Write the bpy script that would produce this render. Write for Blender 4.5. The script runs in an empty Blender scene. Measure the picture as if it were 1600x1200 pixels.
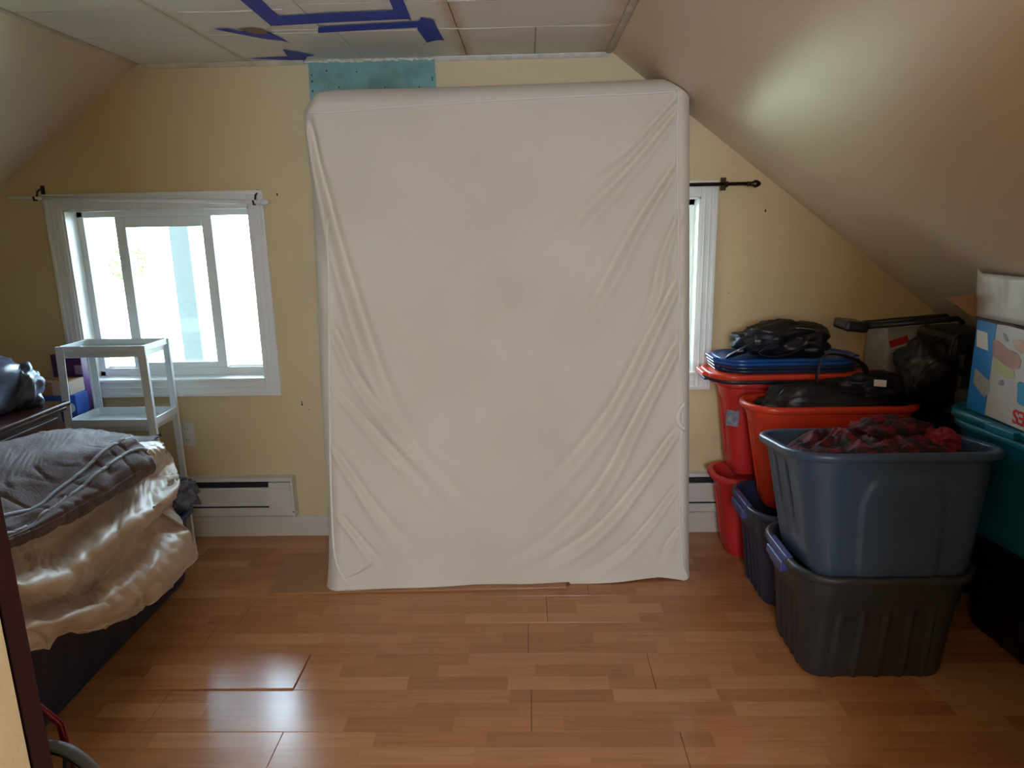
import bpy, math, random
import numpy as np
from mathutils import Matrix, Vector, Euler, noise
C = bpy.context.scene.collection
PI = math.pi
R = math.radians
# ------------------------------------------------------------------ camera
cam_d = bpy.data.cameras.new('camera')
cam_d.sensor_width = 36.0
cam_d.lens = 1100.0 / 1600.0 * 36.0
cam_d.clip_start = 0.02
cam = bpy.data.objects.new('camera', cam_d); C.objects.link(cam)
cam.location = (0, 0, 1.52)
cam.rotation_euler = (Matrix.Rotation(R(1.5), 3, 'Z') @ Matrix.Rotation(R(90 - 13.0), 3, 'X') @ Matrix.Rotation(R(-1.15), 3, 'Z')).to_euler()
bpy.context.scene.camera = cam
# ------------------------------------------------------------------ world, lamps, exposure
sc = bpy.context.scene
sc.view_settings.view_transform = 'Standard'
sc.view_settings.look = 'None'
sc.view_settings.gamma = 1.0
sc.view_settings.use_curve_mapping = False
sc.view_settings.exposure = 0.23
sc.cycles.max_bounces = 10
sc.cycles.diffuse_bounces = 6
sc.cycles.sample_clamp_indirect = 6
sc.cycles.use_denoising = True
w = bpy.data.worlds.new('world'); sc.world = w; w.use_nodes = True
bg = w.node_tree.nodes['Background']
bg.inputs[0].default_value = (0.64, 0.80, 1.0, 1); bg.inputs[1].default_value = 27.0
def area(name, loc, rot, sx, sy, power, col, portal=False):
    d = bpy.data.lights.new(name, 'AREA'); d.shape = 'RECTANGLE'; d.size = sx; d.size_y = sy
    d.energy = power; d.color = col
    if portal: d.cycles.is_portal = True
    o = bpy.data.objects.new(name, d); C.objects.link(o); o.location = loc; o.rotation_euler = rot
    return o
area('window_portal', (-1.695, 3.44, 1.205), (R(-90), 0, 0), 0.88, 0.82, 1, (1, 1, 1), True)
area('window_portal', (0.36, 3.44, 1.205), (R(-90), 0, 0), 0.84, 0.82, 1, (1, 1, 1), True)
area('window_portal', (0.25, -1.83, 1.45), (R(90), 0, 0), 0.9, 0.9, 1, (1, 1, 1), True)
area('hall_fill_light', (0.0, -0.75, 1.95), (R(68), 0, 0), 0.5, 0.5, 10, (1.0, 0.65, 0.37))  # warm fill light added in the unseen hall, aimed through the doorway
sd_ = bpy.data.lights.new('sun', 'SUN'); sd_.energy = 210; sd_.angle = R(0.6); sd_.color = (1.0, 0.96, 0.88)
sun = bpy.data.objects.new('sun', sd_); C.objects.link(sun); sun.rotation_euler = (R(14), R(34), 0); sun.location = (6, -3, 9)

# ------------------------------------------------------------------ materials
MATS = {}
def mat(name, col, rough=0.5, metal=0.0, var=0.0, vscale=8.0, bump=0.0, bscale=60.0, spec=0.5, sheen=0.0, stretch=None, coat=0.0, col2=None):
    if name in MATS: return MATS[name]
    m = bpy.data.materials.new(name); m.use_nodes = True; nt = m.node_tree
    b = nt.nodes['Principled BSDF']
    b.inputs['Base Color'].default_value = (*col, 1)
    b.inputs['Roughness'].default_value = rough; b.inputs['Metallic'].default_value = metal
    b.inputs['Specular IOR Level'].default_value = spec
    b.inputs['Sheen Weight'].default_value = sheen
    b.inputs['Coat Weight'].default_value = coat
    geo = nt.nodes.new('ShaderNodeNewGeometry')
    src = geo.outputs['Position']
    if stretch:
        mp = nt.nodes.new('ShaderNodeMapping'); mp.inputs['Scale'].default_value = stretch
        nt.links.new(src, mp.inputs['Vector']); src = mp.outputs['Vector']
    if var > 0 or col2:
        n = nt.nodes.new('ShaderNodeTexNoise'); n.inputs['Scale'].default_value = vscale; n.inputs['Detail'].default_value = 5
        nt.links.new(src, n.inputs['Vector'])
        rp = nt.nodes.new('ShaderNodeValToRGB')
        rp.color_ramp.elements[0].position = 0.3; rp.color_ramp.elements[1].position = 0.7
        c2 = col2 or tuple(max(0, min(1, c * (1 - var))) for c in col)
        rp.color_ramp.elements[0].color = (*c2, 1); rp.color_ramp.elements[1].color = (*col, 1)
        nt.links.new(n.outputs['Fac'], rp.inputs[0]); nt.links.new(rp.outputs[0], b.inputs['Base Color'])
    if bump > 0:
        n = nt.nodes.new('ShaderNodeTexNoise'); n.inputs['Scale'].default_value = bscale; n.inputs['Detail'].default_value = 4
        nt.links.new(src, n.inputs['Vector'])
        bp = nt.nodes.new('ShaderNodeBump'); bp.inputs['Strength'].default_value = bump; bp.inputs['Distance'].default_value = 0.004
        nt.links.new(n.outputs['Fac'], bp.inputs['Height']); nt.links.new(bp.outputs[0], b.inputs['Normal'])
    MATS[name] = m; return m
class G:
    """tiny node-graph helper"""
    def __init__(s, name, rough=0.5):
        s.m = bpy.data.materials.new(name); s.m.use_nodes = True; s.nt = s.m.node_tree
        s.b = s.nt.nodes['Principled BSDF']; s.b.inputs['Roughness'].default_value = rough
        s.pos = s.nt.nodes.new('ShaderNodeNewGeometry').outputs['Position']
        sp = s.nt.nodes.new('ShaderNodeSeparateXYZ'); s.nt.links.new(s.pos, sp.inputs[0])
        s.x, s.y, s.z = sp.outputs
    def val(s, sock, v):
        if hasattr(v, 'links') or isinstance(v, bpy.types.NodeSocket): s.nt.links.new(v, sock)
        else: sock.default_value = v
    def math(s, op, a, b=0.0):
        n = s.nt.nodes.new('ShaderNodeMath'); n.operation = op; s.val(n.inputs[0], a); s.val(n.inputs[1], b); return n.outputs[0]
    def comb(s, x, y, z):
        n = s.nt.nodes.new('ShaderNodeCombineXYZ'); s.val(n.inputs[0], x); s.val(n.inputs[1], y); s.val(n.inputs[2], z); return n.outputs[0]
    def white(s, v):
        n = s.nt.nodes.new('ShaderNodeTexWhiteNoise'); n.noise_dimensions = '3D'; s.nt.links.new(v, n.inputs['Vector']); return n.outputs['Value']
    def noise(s, v, scale, detail=4, rough=0.5, dist=0.0):
        n = s.nt.nodes.new('ShaderNodeTexNoise'); n.inputs['Scale'].default_value = scale; n.inputs['Detail'].default_value = detail
        n.inputs['Roughness'].default_value = rough; n.inputs['Distortion'].default_value = dist
        s.nt.links.new(v, n.inputs['Vector']); return n.outputs['Fac']
    def ramp(s, f, stops):
        n = s.nt.nodes.new('ShaderNodeValToRGB'); el = n.color_ramp.elements
        while len(el) < len(stops): el.new(0.5)
        for e, (p, c) in zip(el, stops): e.position = p; e.color = (*c, 1)
        s.nt.links.new(f, n.inputs[0]); return n.outputs[0]
    def mix(s, f, a, b, mode='MIX'):
        n = s.nt.nodes.new('ShaderNodeMix'); n.data_type = 'RGBA'; n.blend_type = mode
        s.val(n.inputs[0], f)
        for sock, v in ((n.inputs[6], a), (n.inputs[7], b)):
            if isinstance(v, tuple): sock.default_value = (*v, 1)
            else: s.nt.links.new(v, sock)
        return n.outputs[2]
    def out(s, col, bump=None, strength=0.3, dist=0.003, rough=None):
        s.val(s.b.inputs['Base Color'], col if not isinstance(col, tuple) else (*col, 1))
        if rough is not None: s.val(s.b.inputs['Roughness'], rough)
        if bump is not None:
            n = s.nt.nodes.new('ShaderNodeBump'); n.inputs['Strength'].default_value = strength; n.inputs['Distance'].default_value = dist
            s.nt.links.new(bump, n.inputs['Height']); s.nt.links.new(n.outputs[0], s.b.inputs['Normal'])
        return s.m
def laminate():
    g = G('laminate_floor', 0.22)
    row = g.math('FLOOR', g.math('DIVIDE', g.math('SUBTRACT', g.y, 0.058), 0.06667))
    shift = g.math('MULTIPLY', g.white(g.comb(row, 3.1, 7.7)), 5.0)
    cell = g.math('FLOOR', g.math('ADD', g.math('DIVIDE', g.x, 0.34), shift))
    rnd = g.white(g.comb(row, cell, 1.3))
    base = g.ramp(rnd, [(0.0, (0.41, 0.172, 0.070)), (0.4, (0.46, 0.200, 0.082)), (0.75, (0.51, 0.232, 0.098)), (1.0, (0.57, 0.285, 0.130))])
    v = g.comb(g.math('ADD', g.math('MULTIPLY', g.x, 2.2), g.math('MULTIPLY', rnd, 40.0)), g.math('MULTIPLY', g.y, 34.0), 0.0)
    gr = g.noise(v, 1.6, 6, 0.6, 0.6)
    grc = g.ramp(gr, [(0.25, (0.72, 0.66, 0.60)), (0.5, (0.96, 0.95, 0.94)), (0.75, (1.08, 1.08, 1.05))])
    col = g.mix(0.75, base, grc, 'MULTIPLY')
    big = g.noise(g.comb(g.x, g.y, 0.0), 2.3, 3)
    wear = g.math('ADD', 0.14, g.math('MULTIPLY', big, 0.12))
    g.b.inputs['Specular IOR Level'].default_value = 0.5
    bmp = g.noise(g.comb(g.math('MULTIPLY', g.x, 5.0), g.math('MULTIPLY', g.y, 60.0), 0.0), 1.0, 3)
    return g.out(col, bmp, 0.035, 0.0012, wear)
def wallpaint():
    g = G('cream_wall_paint', 0.55)
    n = g.noise(g.pos, 1.4, 4)
    c = g.ramp(n, [(0.3, (0.62, 0.49, 0.275)), (0.7, (0.68, 0.54, 0.31))])
    f = g.noise(g.pos, 140, 3)
    m2 = g.noise(g.pos, 9, 3)
    c = g.mix(g.math('MULTIPLY', g.math('GREATER_THAN', m2, 0.735), 0.25), c, (0.5, 0.42, 0.27))
    return g.out(c, f, 0.25, 0.002)
def slopepaint():
    g = G('off_white_slope_paint', 0.36)
    g.b.inputs['Specular IOR Level'].default_value = 0.45
    n = g.noise(g.pos, 1.1, 5)
    c = g.ramp(n, [(0.3, (0.66, 0.535, 0.405)), (0.7, (0.72, 0.595, 0.46))])
    a = g.noise(g.pos, 2.2, 3); f = g.noise(g.pos, 60, 3)
    h = g.math('ADD', g.math('MULTIPLY', a, 6.0), g.math('MULTIPLY', f, 0.35))
    return g.out(c, h, 0.35, 0.004)
def ceilpaint():
    g = G('stained_ceiling_paint', 0.5)
    n = g.noise(g.pos, 2.0, 4)
    c = g.ramp(n, [(0.3, (0.74, 0.72, 0.66)), (0.7, (0.82, 0.80, 0.74))])
    # brown water stains, strongest along the ridge and the panel joints
    s1 = g.math('ABSOLUTE', g.math('SUBTRACT', g.x, 0.36))
    near = g.math('SUBTRACT', 1.0, g.math('MINIMUM', g.math('MULTIPLY', s1, 9.0), 1.0))
    s2 = g.math('ABSOLUTE', g.math('SUBTRACT', g.x, -0.25))
    near2 = g.math('SUBTRACT', 1.0, g.math('MINIMUM', g.math('MULTIPLY', s2, 22.0), 1.0))
    s3 = g.math('ABSOLUTE', g.math('SUBTRACT', g.x, -1.205))
    near3 = g.math('SUBTRACT', 1.0, g.math('MINIMUM', g.math('MULTIPLY', s3, 40.0), 1.0))
    st = g.math('ADD', g.math('ADD', near, near2), g.math('MULTIPLY', near3, 0.6))
    st = g.math('MULTIPLY', st, g.noise(g.pos, 7, 5, 0.65))
    c = g.mix(g.math('MINIMUM', g.math('MULTIPLY', st, 1.5), 0.75), c, (0.52, 0.33, 0.16))
    f = g.noise(g.pos, 90, 3)
    return g.out(c, f, 0.3, 0.002)
def tealboard():
    g = G('bare_teal_drywall', 0.8)
    n = g.noise(g.pos, 5, 5, 0.6)
    c = g.ramp(n, [(0.3, (0.12, 0.22, 0.20)), (0.55, (0.20, 0.38, 0.35)), (0.75, (0.27, 0.47, 0.44))])
    return g.out(c, g.noise(g.pos, 50), 0.3)
def sheetcloth():
    g = G('off_white_cotton', 0.85)
    n = g.noise(g.pos, 3.0, 4)
    c = g.ramp(n, [(0.3, (0.69, 0.61, 0.50)), (0.7, (0.75, 0.67, 0.56))])
    d = g.noise(g.pos, 4.5, 2)
    c = g.mix(g.math('MULTIPLY', g.math('GREATER_THAN', d, 0.72), 0.06), c, (0.45, 0.4, 0.33))
    wv = g.noise(g.comb(g.math('MULTIPLY', g.x, 3.0), g.y, g.math('MULTIPLY', g.z, 1.0)), 160, 3)
    g.b.inputs['Sheen Weight'].default_value = 0.15
    return g.out(c, wv, 0.25, 0.0012)
def plaid():
    g = G('red_black_plaid', 0.9)
    v = g.noise(g.pos, 14, 2, 0.5, 1.5)
    fx = g.math('FRACT', g.math('MULTIPLY', g.math('ADD', g.x, g.math('MULTIPLY', v, 0.08)), 13.0))
    fy = g.math('FRACT', g.math('MULTIPLY', g.math('ADD', g.math('ADD', g.y, g.z), g.math('MULTIPLY', v, 0.08)), 13.0))
    a = g.math('GREATER_THAN', fx, 0.5); b = g.math('GREATER_THAN', fy, 0.5)
    s = g.math('MULTIPLY', g.math('ADD', a, b), 0.5)
    return g.out(g.ramp(s, [(0.0, (0.14, 0.006, 0.014)), (0.5, (0.05, 0.004, 0.008)), (1.0, (0.010, 0.008, 0.010))]), g.noise(g.pos, 90), 0.5)
def glassmat():
    m = bpy.data.materials.new('window_glass'); m.use_nodes = True; nt = m.node_tree; nt.nodes.clear()
    o = nt.nodes.new('ShaderNodeOutputMaterial'); t = nt.nodes.new('ShaderNodeBsdfTransparent'); gl = nt.nodes.new('ShaderNodeBsdfGlossy')
    gl.inputs['Roughness'].default_value = 0.02; t.inputs[0].default_value = (0.93, 0.97, 0.96, 1)
    f = nt.nodes.new('ShaderNodeFresnel'); f.inputs[0].default_value = 1.45
    mx = nt.nodes.new('ShaderNodeMixShader'); nt.links.new(f.outputs[0], mx.inputs[0]); nt.links.new(t.outputs[0], mx.inputs[1]); nt.links.new(gl.outputs[0], mx.inputs[2])
    nt.links.new(mx.outputs[0], o.inputs[0]); return m
FLOOR = laminate(); WALL = wallpaint(); SLOPE = slopepaint(); CEIL = ceilpaint(); TEALB = tealboard(); SHEET = sheetcloth(); PLAID = plaid(); GLASS = glassmat()
WTRIM = mat('white_trim_paint', (0.78, 0.78, 0.76), 0.4, var=0.05, vscale=5)
VINYL = mat('white_vinyl', (0.80, 0.82, 0.82), 0.35)
CAULK = mat('white_caulk', (0.80, 0.77, 0.68), 0.6, var=0.25, vscale=30)
STAINED = mat('stained_trim', (0.66, 0.58, 0.46), 0.5, var=0.35, vscale=14)
TAPE = mat('blue_tape', (0.012, 0.035, 0.46), 0.55, var=0.2, vscale=30, bump=0.6, bscale=120)
DARKSLOT = mat('dark_slot', (0.012, 0.01, 0.01), 0.7)
BASEB = mat('cream_baseboard_paint', (0.62, 0.56, 0.47), 0.45, var=0.06)
HEATER = mat('heater_enamel', (0.62, 0.585, 0.53), 0.4, var=0.1, vscale=10)
DARKWOOD = mat('dark_mahogany', (0.045, 0.010, 0.007), 0.25, var=0.4, vscale=10, stretch=(12, 1, 12))
JAMBWOOD = mat('dark_brown_door_paint', (0.016, 0.003, 0.002), 0.8, var=0.2, spec=0.1)
BRONZE = mat('bronze_rod', (0.06, 0.03, 0.018), 0.35, 0.8)
RODWHITE = mat('white_enamel_rod', (0.75, 0.76, 0.78), 0.3)
BRACKET = mat('dark_bracket', (0.03, 0.025, 0.022), 0.45, 0.5)
CARTW = mat('white_cart_plastic', (0.70, 0.75, 0.78), 0.3)
COMF = mat('cream_comforter_satin', (0.66, 0.53, 0.41), 0.42, var=0.10, vscale=6, bump=0.25, bscale=45, sheen=0.3)
BLANK = mat('grey_brown_fleece', (0.108, 0.064, 0.064), 0.8, var=0.25, vscale=9, bump=0.5, bscale=120, sheen=0.15)
PIPEG = mat('light_grey_piping', (0.33, 0.36, 0.42), 0.7, sheen=0.3)
NAVY = mat('navy_plastic', (0.018, 0.030, 0.070), 0.36, bump=0.15, bscale=60)
NAVYRIM = mat('bright_navy_plastic', (0.02, 0.06, 0.22), 0.25)
SLATE = mat('slate_grey_plastic', (0.036, 0.040, 0.045), 0.42, var=0.15, bump=0.25, bscale=90)
SLATE2 = mat('navy_grey_plastic', (0.026, 0.036, 0.075), 0.38, var=0.15, bump=0.2, bscale=90)
STEEL = mat('steel_blue_plastic', (0.050, 0.085, 0.150), 0.34, var=0.12, bump=0.2, bscale=90)
ORANGE = mat('red_orange_plastic', (0.72, 0.055, 0.018), 0.38, var=0.10, bump=0.15, bscale=70)
REDP = mat('red_plastic', (0.60, 0.030, 0.030), 0.38, var=0.12, bump=0.15, bscale=70)
TEALP = mat('teal_plastic', (0.006, 0.15, 0.24), 0.33, bump=0.15, bscale=60)
BLACKP = mat('black_plastic', (0.010, 0.010, 0.012), 0.4, bump=0.15, bscale=60)
DARKP = mat('charcoal_plastic', (0.022, 0.026, 0.032), 0.45, bump=0.15, bscale=60)
BLUELID = mat('blue_lid_plastic', (0.012, 0.085, 0.33), 0.28)
NAVYLID = mat('dark_blue_lid_plastic', (0.012, 0.028, 0.075), 0.3)
VIOLET = mat('violet_blue_latch', (0.06, 0.075, 0.24), 0.4)
BAGBLK = mat('black_nylon', (0.008, 0.009, 0.013), 0.42, var=0.3, vscale=20, bump=0.5, bscale=40)
BAGNAVY = mat('dark_navy_nylon', (0.012, 0.018, 0.035), 0.5, var=0.5, vscale=18, bump=0.5, bscale=40)
METAL = mat('bright_metal', (0.6, 0.6, 0.6), 0.25, 1.0)
WLABEL = mat('white_label', (0.75, 0.75, 0.76), 0.5)
GLABEL = mat('grey_label_print', (0.32, 0.36, 0.45), 0.5, var=0.5, vscale=60)
REDPRINT = mat('red_print', (0.45, 0.02, 0.02), 0.5)
CARD = mat('brown_cardboard', (0.36, 0.20, 0.10), 0.8, var=0.12, vscale=20)
CARDPALE = mat('pale_cardboard', (0.55, 0.45, 0.34), 0.8, var=0.1)
BOXWHITE = mat('white_box_board', (0.60, 0.57, 0.53), 0.35, var=0.08, vscale=14)
BOXBLUE = mat('bright_blue_box_print', (0.008, 0.21, 0.60), 0.35)
BOXBLUE2 = mat('dark_blue_box_print', (0.03, 0.10, 0.42), 0.4)
PURPLE = mat('purple_box_print', (0.09, 0.02, 0.14), 0.4)
PLASTBAG = mat('grey_blue_plastic_film', (0.085, 0.105, 0.17), 0.28, var=0.35, vscale=8, bump=0.4, bscale=25)
PATFAB = mat('grey_patterned_fabric', (0.20, 0.22, 0.30), 0.8, vscale=35, col2=(0.05, 0.05, 0.08))
TYRE = mat('grey_tyre', (0.16, 0.16, 0.17), 0.6)
REDMETAL = mat('dark_red_metal', (0.16, 0.006, 0.014), 0.25, 0.4)
OUTLET = mat('white_outlet', (0.62, 0.62, 0.60), 0.4)
GRASS = mat('lawn', (0.19, 0.20, 0.12), 0.9, var=0.25, vscale=2)
LEAF = mat('leaves', (0.10, 0.22, 0.05), 0.7, var=0.4, vscale=4)
BARK = mat('bark', (0.12, 0.09, 0.07), 0.9, var=0.4)
POSTM = mat('teal_grey_post_paint', (0.0035, 0.0085, 0.011), 0.6)
HOLE = mat('dark_speck', (0.05, 0.04, 0.035), 0.9)

# ------------------------------------------------------------------ mesh builder
class MB:
    def __init__(s): s.v = []; s.f = []
    def add(s, vs, fs):
        n = len(s.v); s.v += [tuple(p) for p in vs]; s.f += [tuple(i + n for i in f) for f in fs]; return s
    def box(s, x0, x1, y0, y1, z0, z1, M=None):
        vs = [Vector((x, y, z)) for z in (z0, z1) for y in (y0, y1) for x in (x0, x1)]
        if M is not None: vs = [M @ v for v in vs]
        return s.add(vs, [(0, 2, 3, 1), (4, 5, 7, 6), (0, 1, 5, 4), (2, 6, 7, 3), (0, 4, 6, 2), (1, 3, 7, 5)])
    def prism(s, poly, z0, z1, M=None):
        """poly in xy, extruded in z"""
        n = len(poly); vs = [Vector((x, y, z0)) for x, y in poly] + [Vector((x, y, z1)) for x, y in poly]
        if M is not None: vs = [M @ v for v in vs]
        fs = [tuple(range(n - 1, -1, -1)), tuple(range(n, 2 * n))] + [(i, (i + 1) % n, (i + 1) % n + n, i + n) for i in range(n)]
        return s.add(vs, fs)
    def grid(s, P, wrapu=False, wrapv=False):
        nu, nv = len(P), len(P[0]); vs = [p for r in P for p in r]; fs = []
        for i in range(nu if wrapu else nu - 1):
            for j in range(nv if wrapv else nv - 1):
                a, b = i, (i + 1) % nu; c, d = j, (j + 1) % nv
                fs.append((a * nv + c, b * nv + c, b * nv + d, a * nv + d))
        return s.add(vs, fs)
    def tube(s, pts, r, n=8, rb=None, cap=True):
        pts = [Vector(p) for p in pts]; m = len(pts); rows = []
        up = Vector((0, 0, 1)); prev = None
        for i, p in enumerate(pts):
            t = (pts[min(i + 1, m - 1)] - pts[max(i - 1, 0)]).normalized()
            if prev is None:
                a = up if abs(t.dot(up)) < 0.9 else Vector((1, 0, 0)); nrm = (a - t * a.dot(t)).normalized()
            else: nrm = (prev - t * prev.dot(t)).normalized()
            prev = nrm; bn = t.cross(nrm)
            ri = r[i] if isinstance(r, (list, tuple)) else r; rj = rb if rb is not None else ri
            rows.append([p + nrm * ri * math.cos(2 * PI * k / n) + bn * rj * math.sin(2 * PI * k / n) for k in range(n)])
        base = len(s.v); s.grid(rows, wrapv=True)
        if cap:
            s.f.append(tuple(base + k for k in range(n - 1, -1, -1))); s.f.append(tuple(base + (m - 1) * n + k for k in range(n)))
        return s
    def lathe(s, prof, c=(0, 0, 0), n=20, M=None):
        rows = [[Vector((r * math.cos(2 * PI * k / n), r * math.sin(2 * PI * k / n), z)) for k in range(n)] for r, z in prof]
        if M is not None: rows = [[M @ v for v in r] for r in rows]
        c = Vector(c); rows = [[v + c for v in r] for r in rows]
        base = len(s.v); s.grid(rows, wrapv=True); m = len(rows)
        s.f.append(tuple(base + k for k in range(n - 1, -1, -1))); s.f.append(tuple(base + (m - 1) * n + k for k in range(n)))
        return s
def wm(o):
    m = o.matrix_basis.copy(); p = o.parent
    while p is not None: m = p.matrix_basis @ m; p = p.parent
    return m
def obj(name, mb, m, parent=None, local=False, smooth=False, bevel=0.0, sub=0, loc=None, auto=None):
    """links the builder as one mesh object; vertices are world coordinates unless local"""
    vs = [Vector(v) for v in mb.v]
    o = bpy.data.objects.new(name, None) if False else None
    if parent is not None and not local:
        inv = wm(parent).inverted(); vs = [inv @ v for v in vs]
    org = Vector((0, 0, 0))
    if not local:
        lo = Vector((min(v.x for v in vs), min(v.y for v in vs), min(v.z for v in vs)))
        hi = Vector((max(v.x for v in vs), max(v.y for v in vs), max(v.z for v in vs)))
        org = Vector(((lo.x + hi.x) / 2, (lo.y + hi.y) / 2, lo.z)); vs = [v - org for v in vs]
    me = bpy.data.meshes.new(name); me.from_pydata([tuple(v) for v in vs], [], mb.f); me.update()
    me.materials.append(m)
    import bmesh
    bm = bmesh.new(); bm.from_mesh(me); bmesh.ops.recalc_face_normals(bm, faces=bm.faces); bm.to_mesh(me); bm.free()
    o = bpy.data.objects.new(name, me); C.objects.link(o); o.location = org
    if loc is not None: o.location = loc
    if parent is not None: o.parent = parent
    if bevel > 0:
        b = o.modifiers.new('bevel', 'BEVEL'); b.width = bevel; b.segments = 2; b.limit_method = 'ANGLE'; b.angle_limit = R(40)
    if sub: o.modifiers.new('sub', 'SUBSURF').levels = sub; o.modifiers['sub'].render_levels = sub
    if smooth: me.polygons.foreach_set('use_smooth', [True] * len(me.polygons))
    if auto is not None:
        me.polygons.foreach_set('use_smooth', [True] * len(me.polygons)); me.set_sharp_from_angle(angle=R(auto))
    return o
def thing(name, label, cat, loc, rot=(0, 0, 0), group=None):
    o = bpy.data.objects.new(name, None); C.objects.link(o); o.empty_display_size = 0.05
    o.location = loc; o.rotation_euler = rot; o['label'] = label; o['category'] = cat
    if group: o['group'] = group
    return o
def tag(o, label, cat, group=None):
    o['label'] = label; o['category'] = cat
    if group: o['group'] = group
    return o
def struct(o): o['kind'] = 'structure'; return o
def catmull(pts, n):
    """n samples along a smooth curve through pts"""
    P = [Vector(p) for p in pts]; m = len(P); out = []
    for i in range(n):
        t = i / (n - 1) * (m - 1); k = min(int(t), m - 2); f = t - k
        p0 = P[k - 1] if k > 0 else P[0] * 2 - P[1]; p1 = P[k]; p2 = P[k + 1]; p3 = P[k + 2] if k + 2 < m else P[-1] * 2 - P[-2]
        out.append(0.5 * ((2 * p1) + (p2 - p0) * f + (2 * p0 - 5 * p1 + 4 * p2 - p3) * f * f + (3 * p1 - p0 - 3 * p2 + p3) * f ** 3))
    return out
def tx(M, pts): return [M @ Vector(p) for p in pts]
def text(name, body, size, M, m, parent, depth=0.0006, shear=0.0):
    cu = bpy.data.curves.new(name, 'FONT'); cu.body = body; cu.size = size; cu.extrude = depth; cu.shear = shear
    cu.align_x = 'CENTER'; cu.align_y = 'CENTER'; cu.offset = size * 0.02
    o = bpy.data.objects.new(name, cu); dg = None
    C.objects.link(o); bpy.context.view_layer.update()
    me = bpy.data.meshes.new_from_object(o.evaluated_get(bpy.context.evaluated_depsgraph_get()))
    C.objects.unlink(o); bpy.data.objects.remove(o)
    me.transform(wm(parent).inverted() @ M) ; me.materials.clear(); me.materials.append(m)
    q = bpy.data.objects.new(name, me); C.objects.link(q); q.parent = parent; return q
# ================================================================== SETTING
YW = 3.27; ZC = 2.22; XL = -1.70; XR = 0.37; SR = 0.765; SL = 0.715; XKL = -2.75; XKR = 2.42; YF = 0.745
def slope_r(x): return ZC - SR * (x - XR)
def slope_l(x): return ZC - SL * (XL - x)
W1 = (-2.125, -1.265, 0.80, 1.61); W2 = (-0.05, 0.775, 0.80, 1.61)
mb = MB(); T = 0.16
xs = [XKL - .15, W1[0], W1[1], W2[0], W2[1], XKR + .15]
for a, b, holes in ((xs[0], xs[1], 0), (xs[1], xs[2], 1), (xs[2], xs[3], 0), (xs[3], xs[4], 1), (xs[4], xs[5], 0)):
    if holes: mb.box(a, b, YW, YW + T, -0.1, 0.80); mb.box(a, b, YW, YW + T, 1.61, 2.4)
    else: mb.box(a, b, YW, YW + T, -0.1, 2.4)
wall_back = struct(obj('wall_back', mb, WALL))
# sloped ceilings, flat ceiling, knee walls
def slab(x0, z0, x1, z1, y0, y1, t, m, name):
    poly = [(x0, z0), (x1, z1), (x1, z1 + t), (x0, z0 + t)]
    b = MB().add([(x, y0, z) for x, z in poly] + [(x, y1, z) for x, z in poly],
                 [(0, 1, 2, 3), (4, 7, 6, 5), (0, 4, 5, 1), (1, 5, 6, 2), (2, 6, 7, 3), (3, 7, 4, 0)])
    return struct(obj(name, b, m))
slab(XR, ZC, XKR + .1, slope_r(XKR + .1), YF, YW, 0.08, SLOPE, 'ceiling_slope_right')
slab(XL, ZC, XKL - .1, slope_l(XKL - .1), YF, YW, 0.08, SLOPE, 'ceiling_slope_left')
ceil = struct(obj('ceiling', MB().box(XL - .02, XR + .02, YF, YW, ZC + 0.012, ZC + 0.09), CAULK))
struct(obj('wall_left', MB().box(XKL - .1, XKL, YF, YW, -0.05, slope_l(XKL) + .06), WALL))
struct(obj('wall_right', MB().box(XKR, XKR + .1, YF, YW, -0.05, slope_r(XKR) + .06), WALL))
# ceiling panels: each its own piece with a narrow caulked joint
ybr = [YF, 1.13, 1.47, 1.81, 2.15, 2.49, 2.83, YW - .002]
xbr = [XL + .002, -1.205, -0.74, -0.25, XR - .002]
for j in range(len(ybr) - 1):
    xb = xbr if j < 6 else [XL + .002, -1.205, -0.70, -0.25, 0.04, XR - .002]
    for i in range(len(xb) - 1):
        g = 0.0016; dz = random.Random(i * 31 + j).uniform(0, 0.0022)
        obj('ceiling_panel', MB().box(xb[i] + g, xb[i + 1] - g, ybr[j] + g, ybr[j + 1] - g, ZC - dz, ZC + 0.0118), CEIL, ceil, bevel=0.0012)
# joint beads of caulk
def bead(pts, r, m, name, par): return obj(name, MB().tube(catmull(pts, 24), r, 6), m, par, smooth=True)
bead([(-0.93, 2.785, ZC + .001), (-0.5, 2.80, ZC + .001), (-0.2, 2.835, ZC + .001), (0.05, 2.83, ZC + .001), (0.31, 2.85, ZC + .001)], 0.004, CAULK, 'caulk_bead', ceil)
bead([(-0.25, 2.49, ZC - .001), (0.0, 2.487, ZC - .001), (0.34, 2.492, ZC - .001)], 0.004, CAULK, 'caulk_bead', ceil)
bead([(-1.16, 2.53, ZC - .001), (-1.0, 2.54, ZC - .001), (-0.80, 2.53, ZC - .001)], 0.003, CAULK, 'caulk_bead', ceil)
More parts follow.
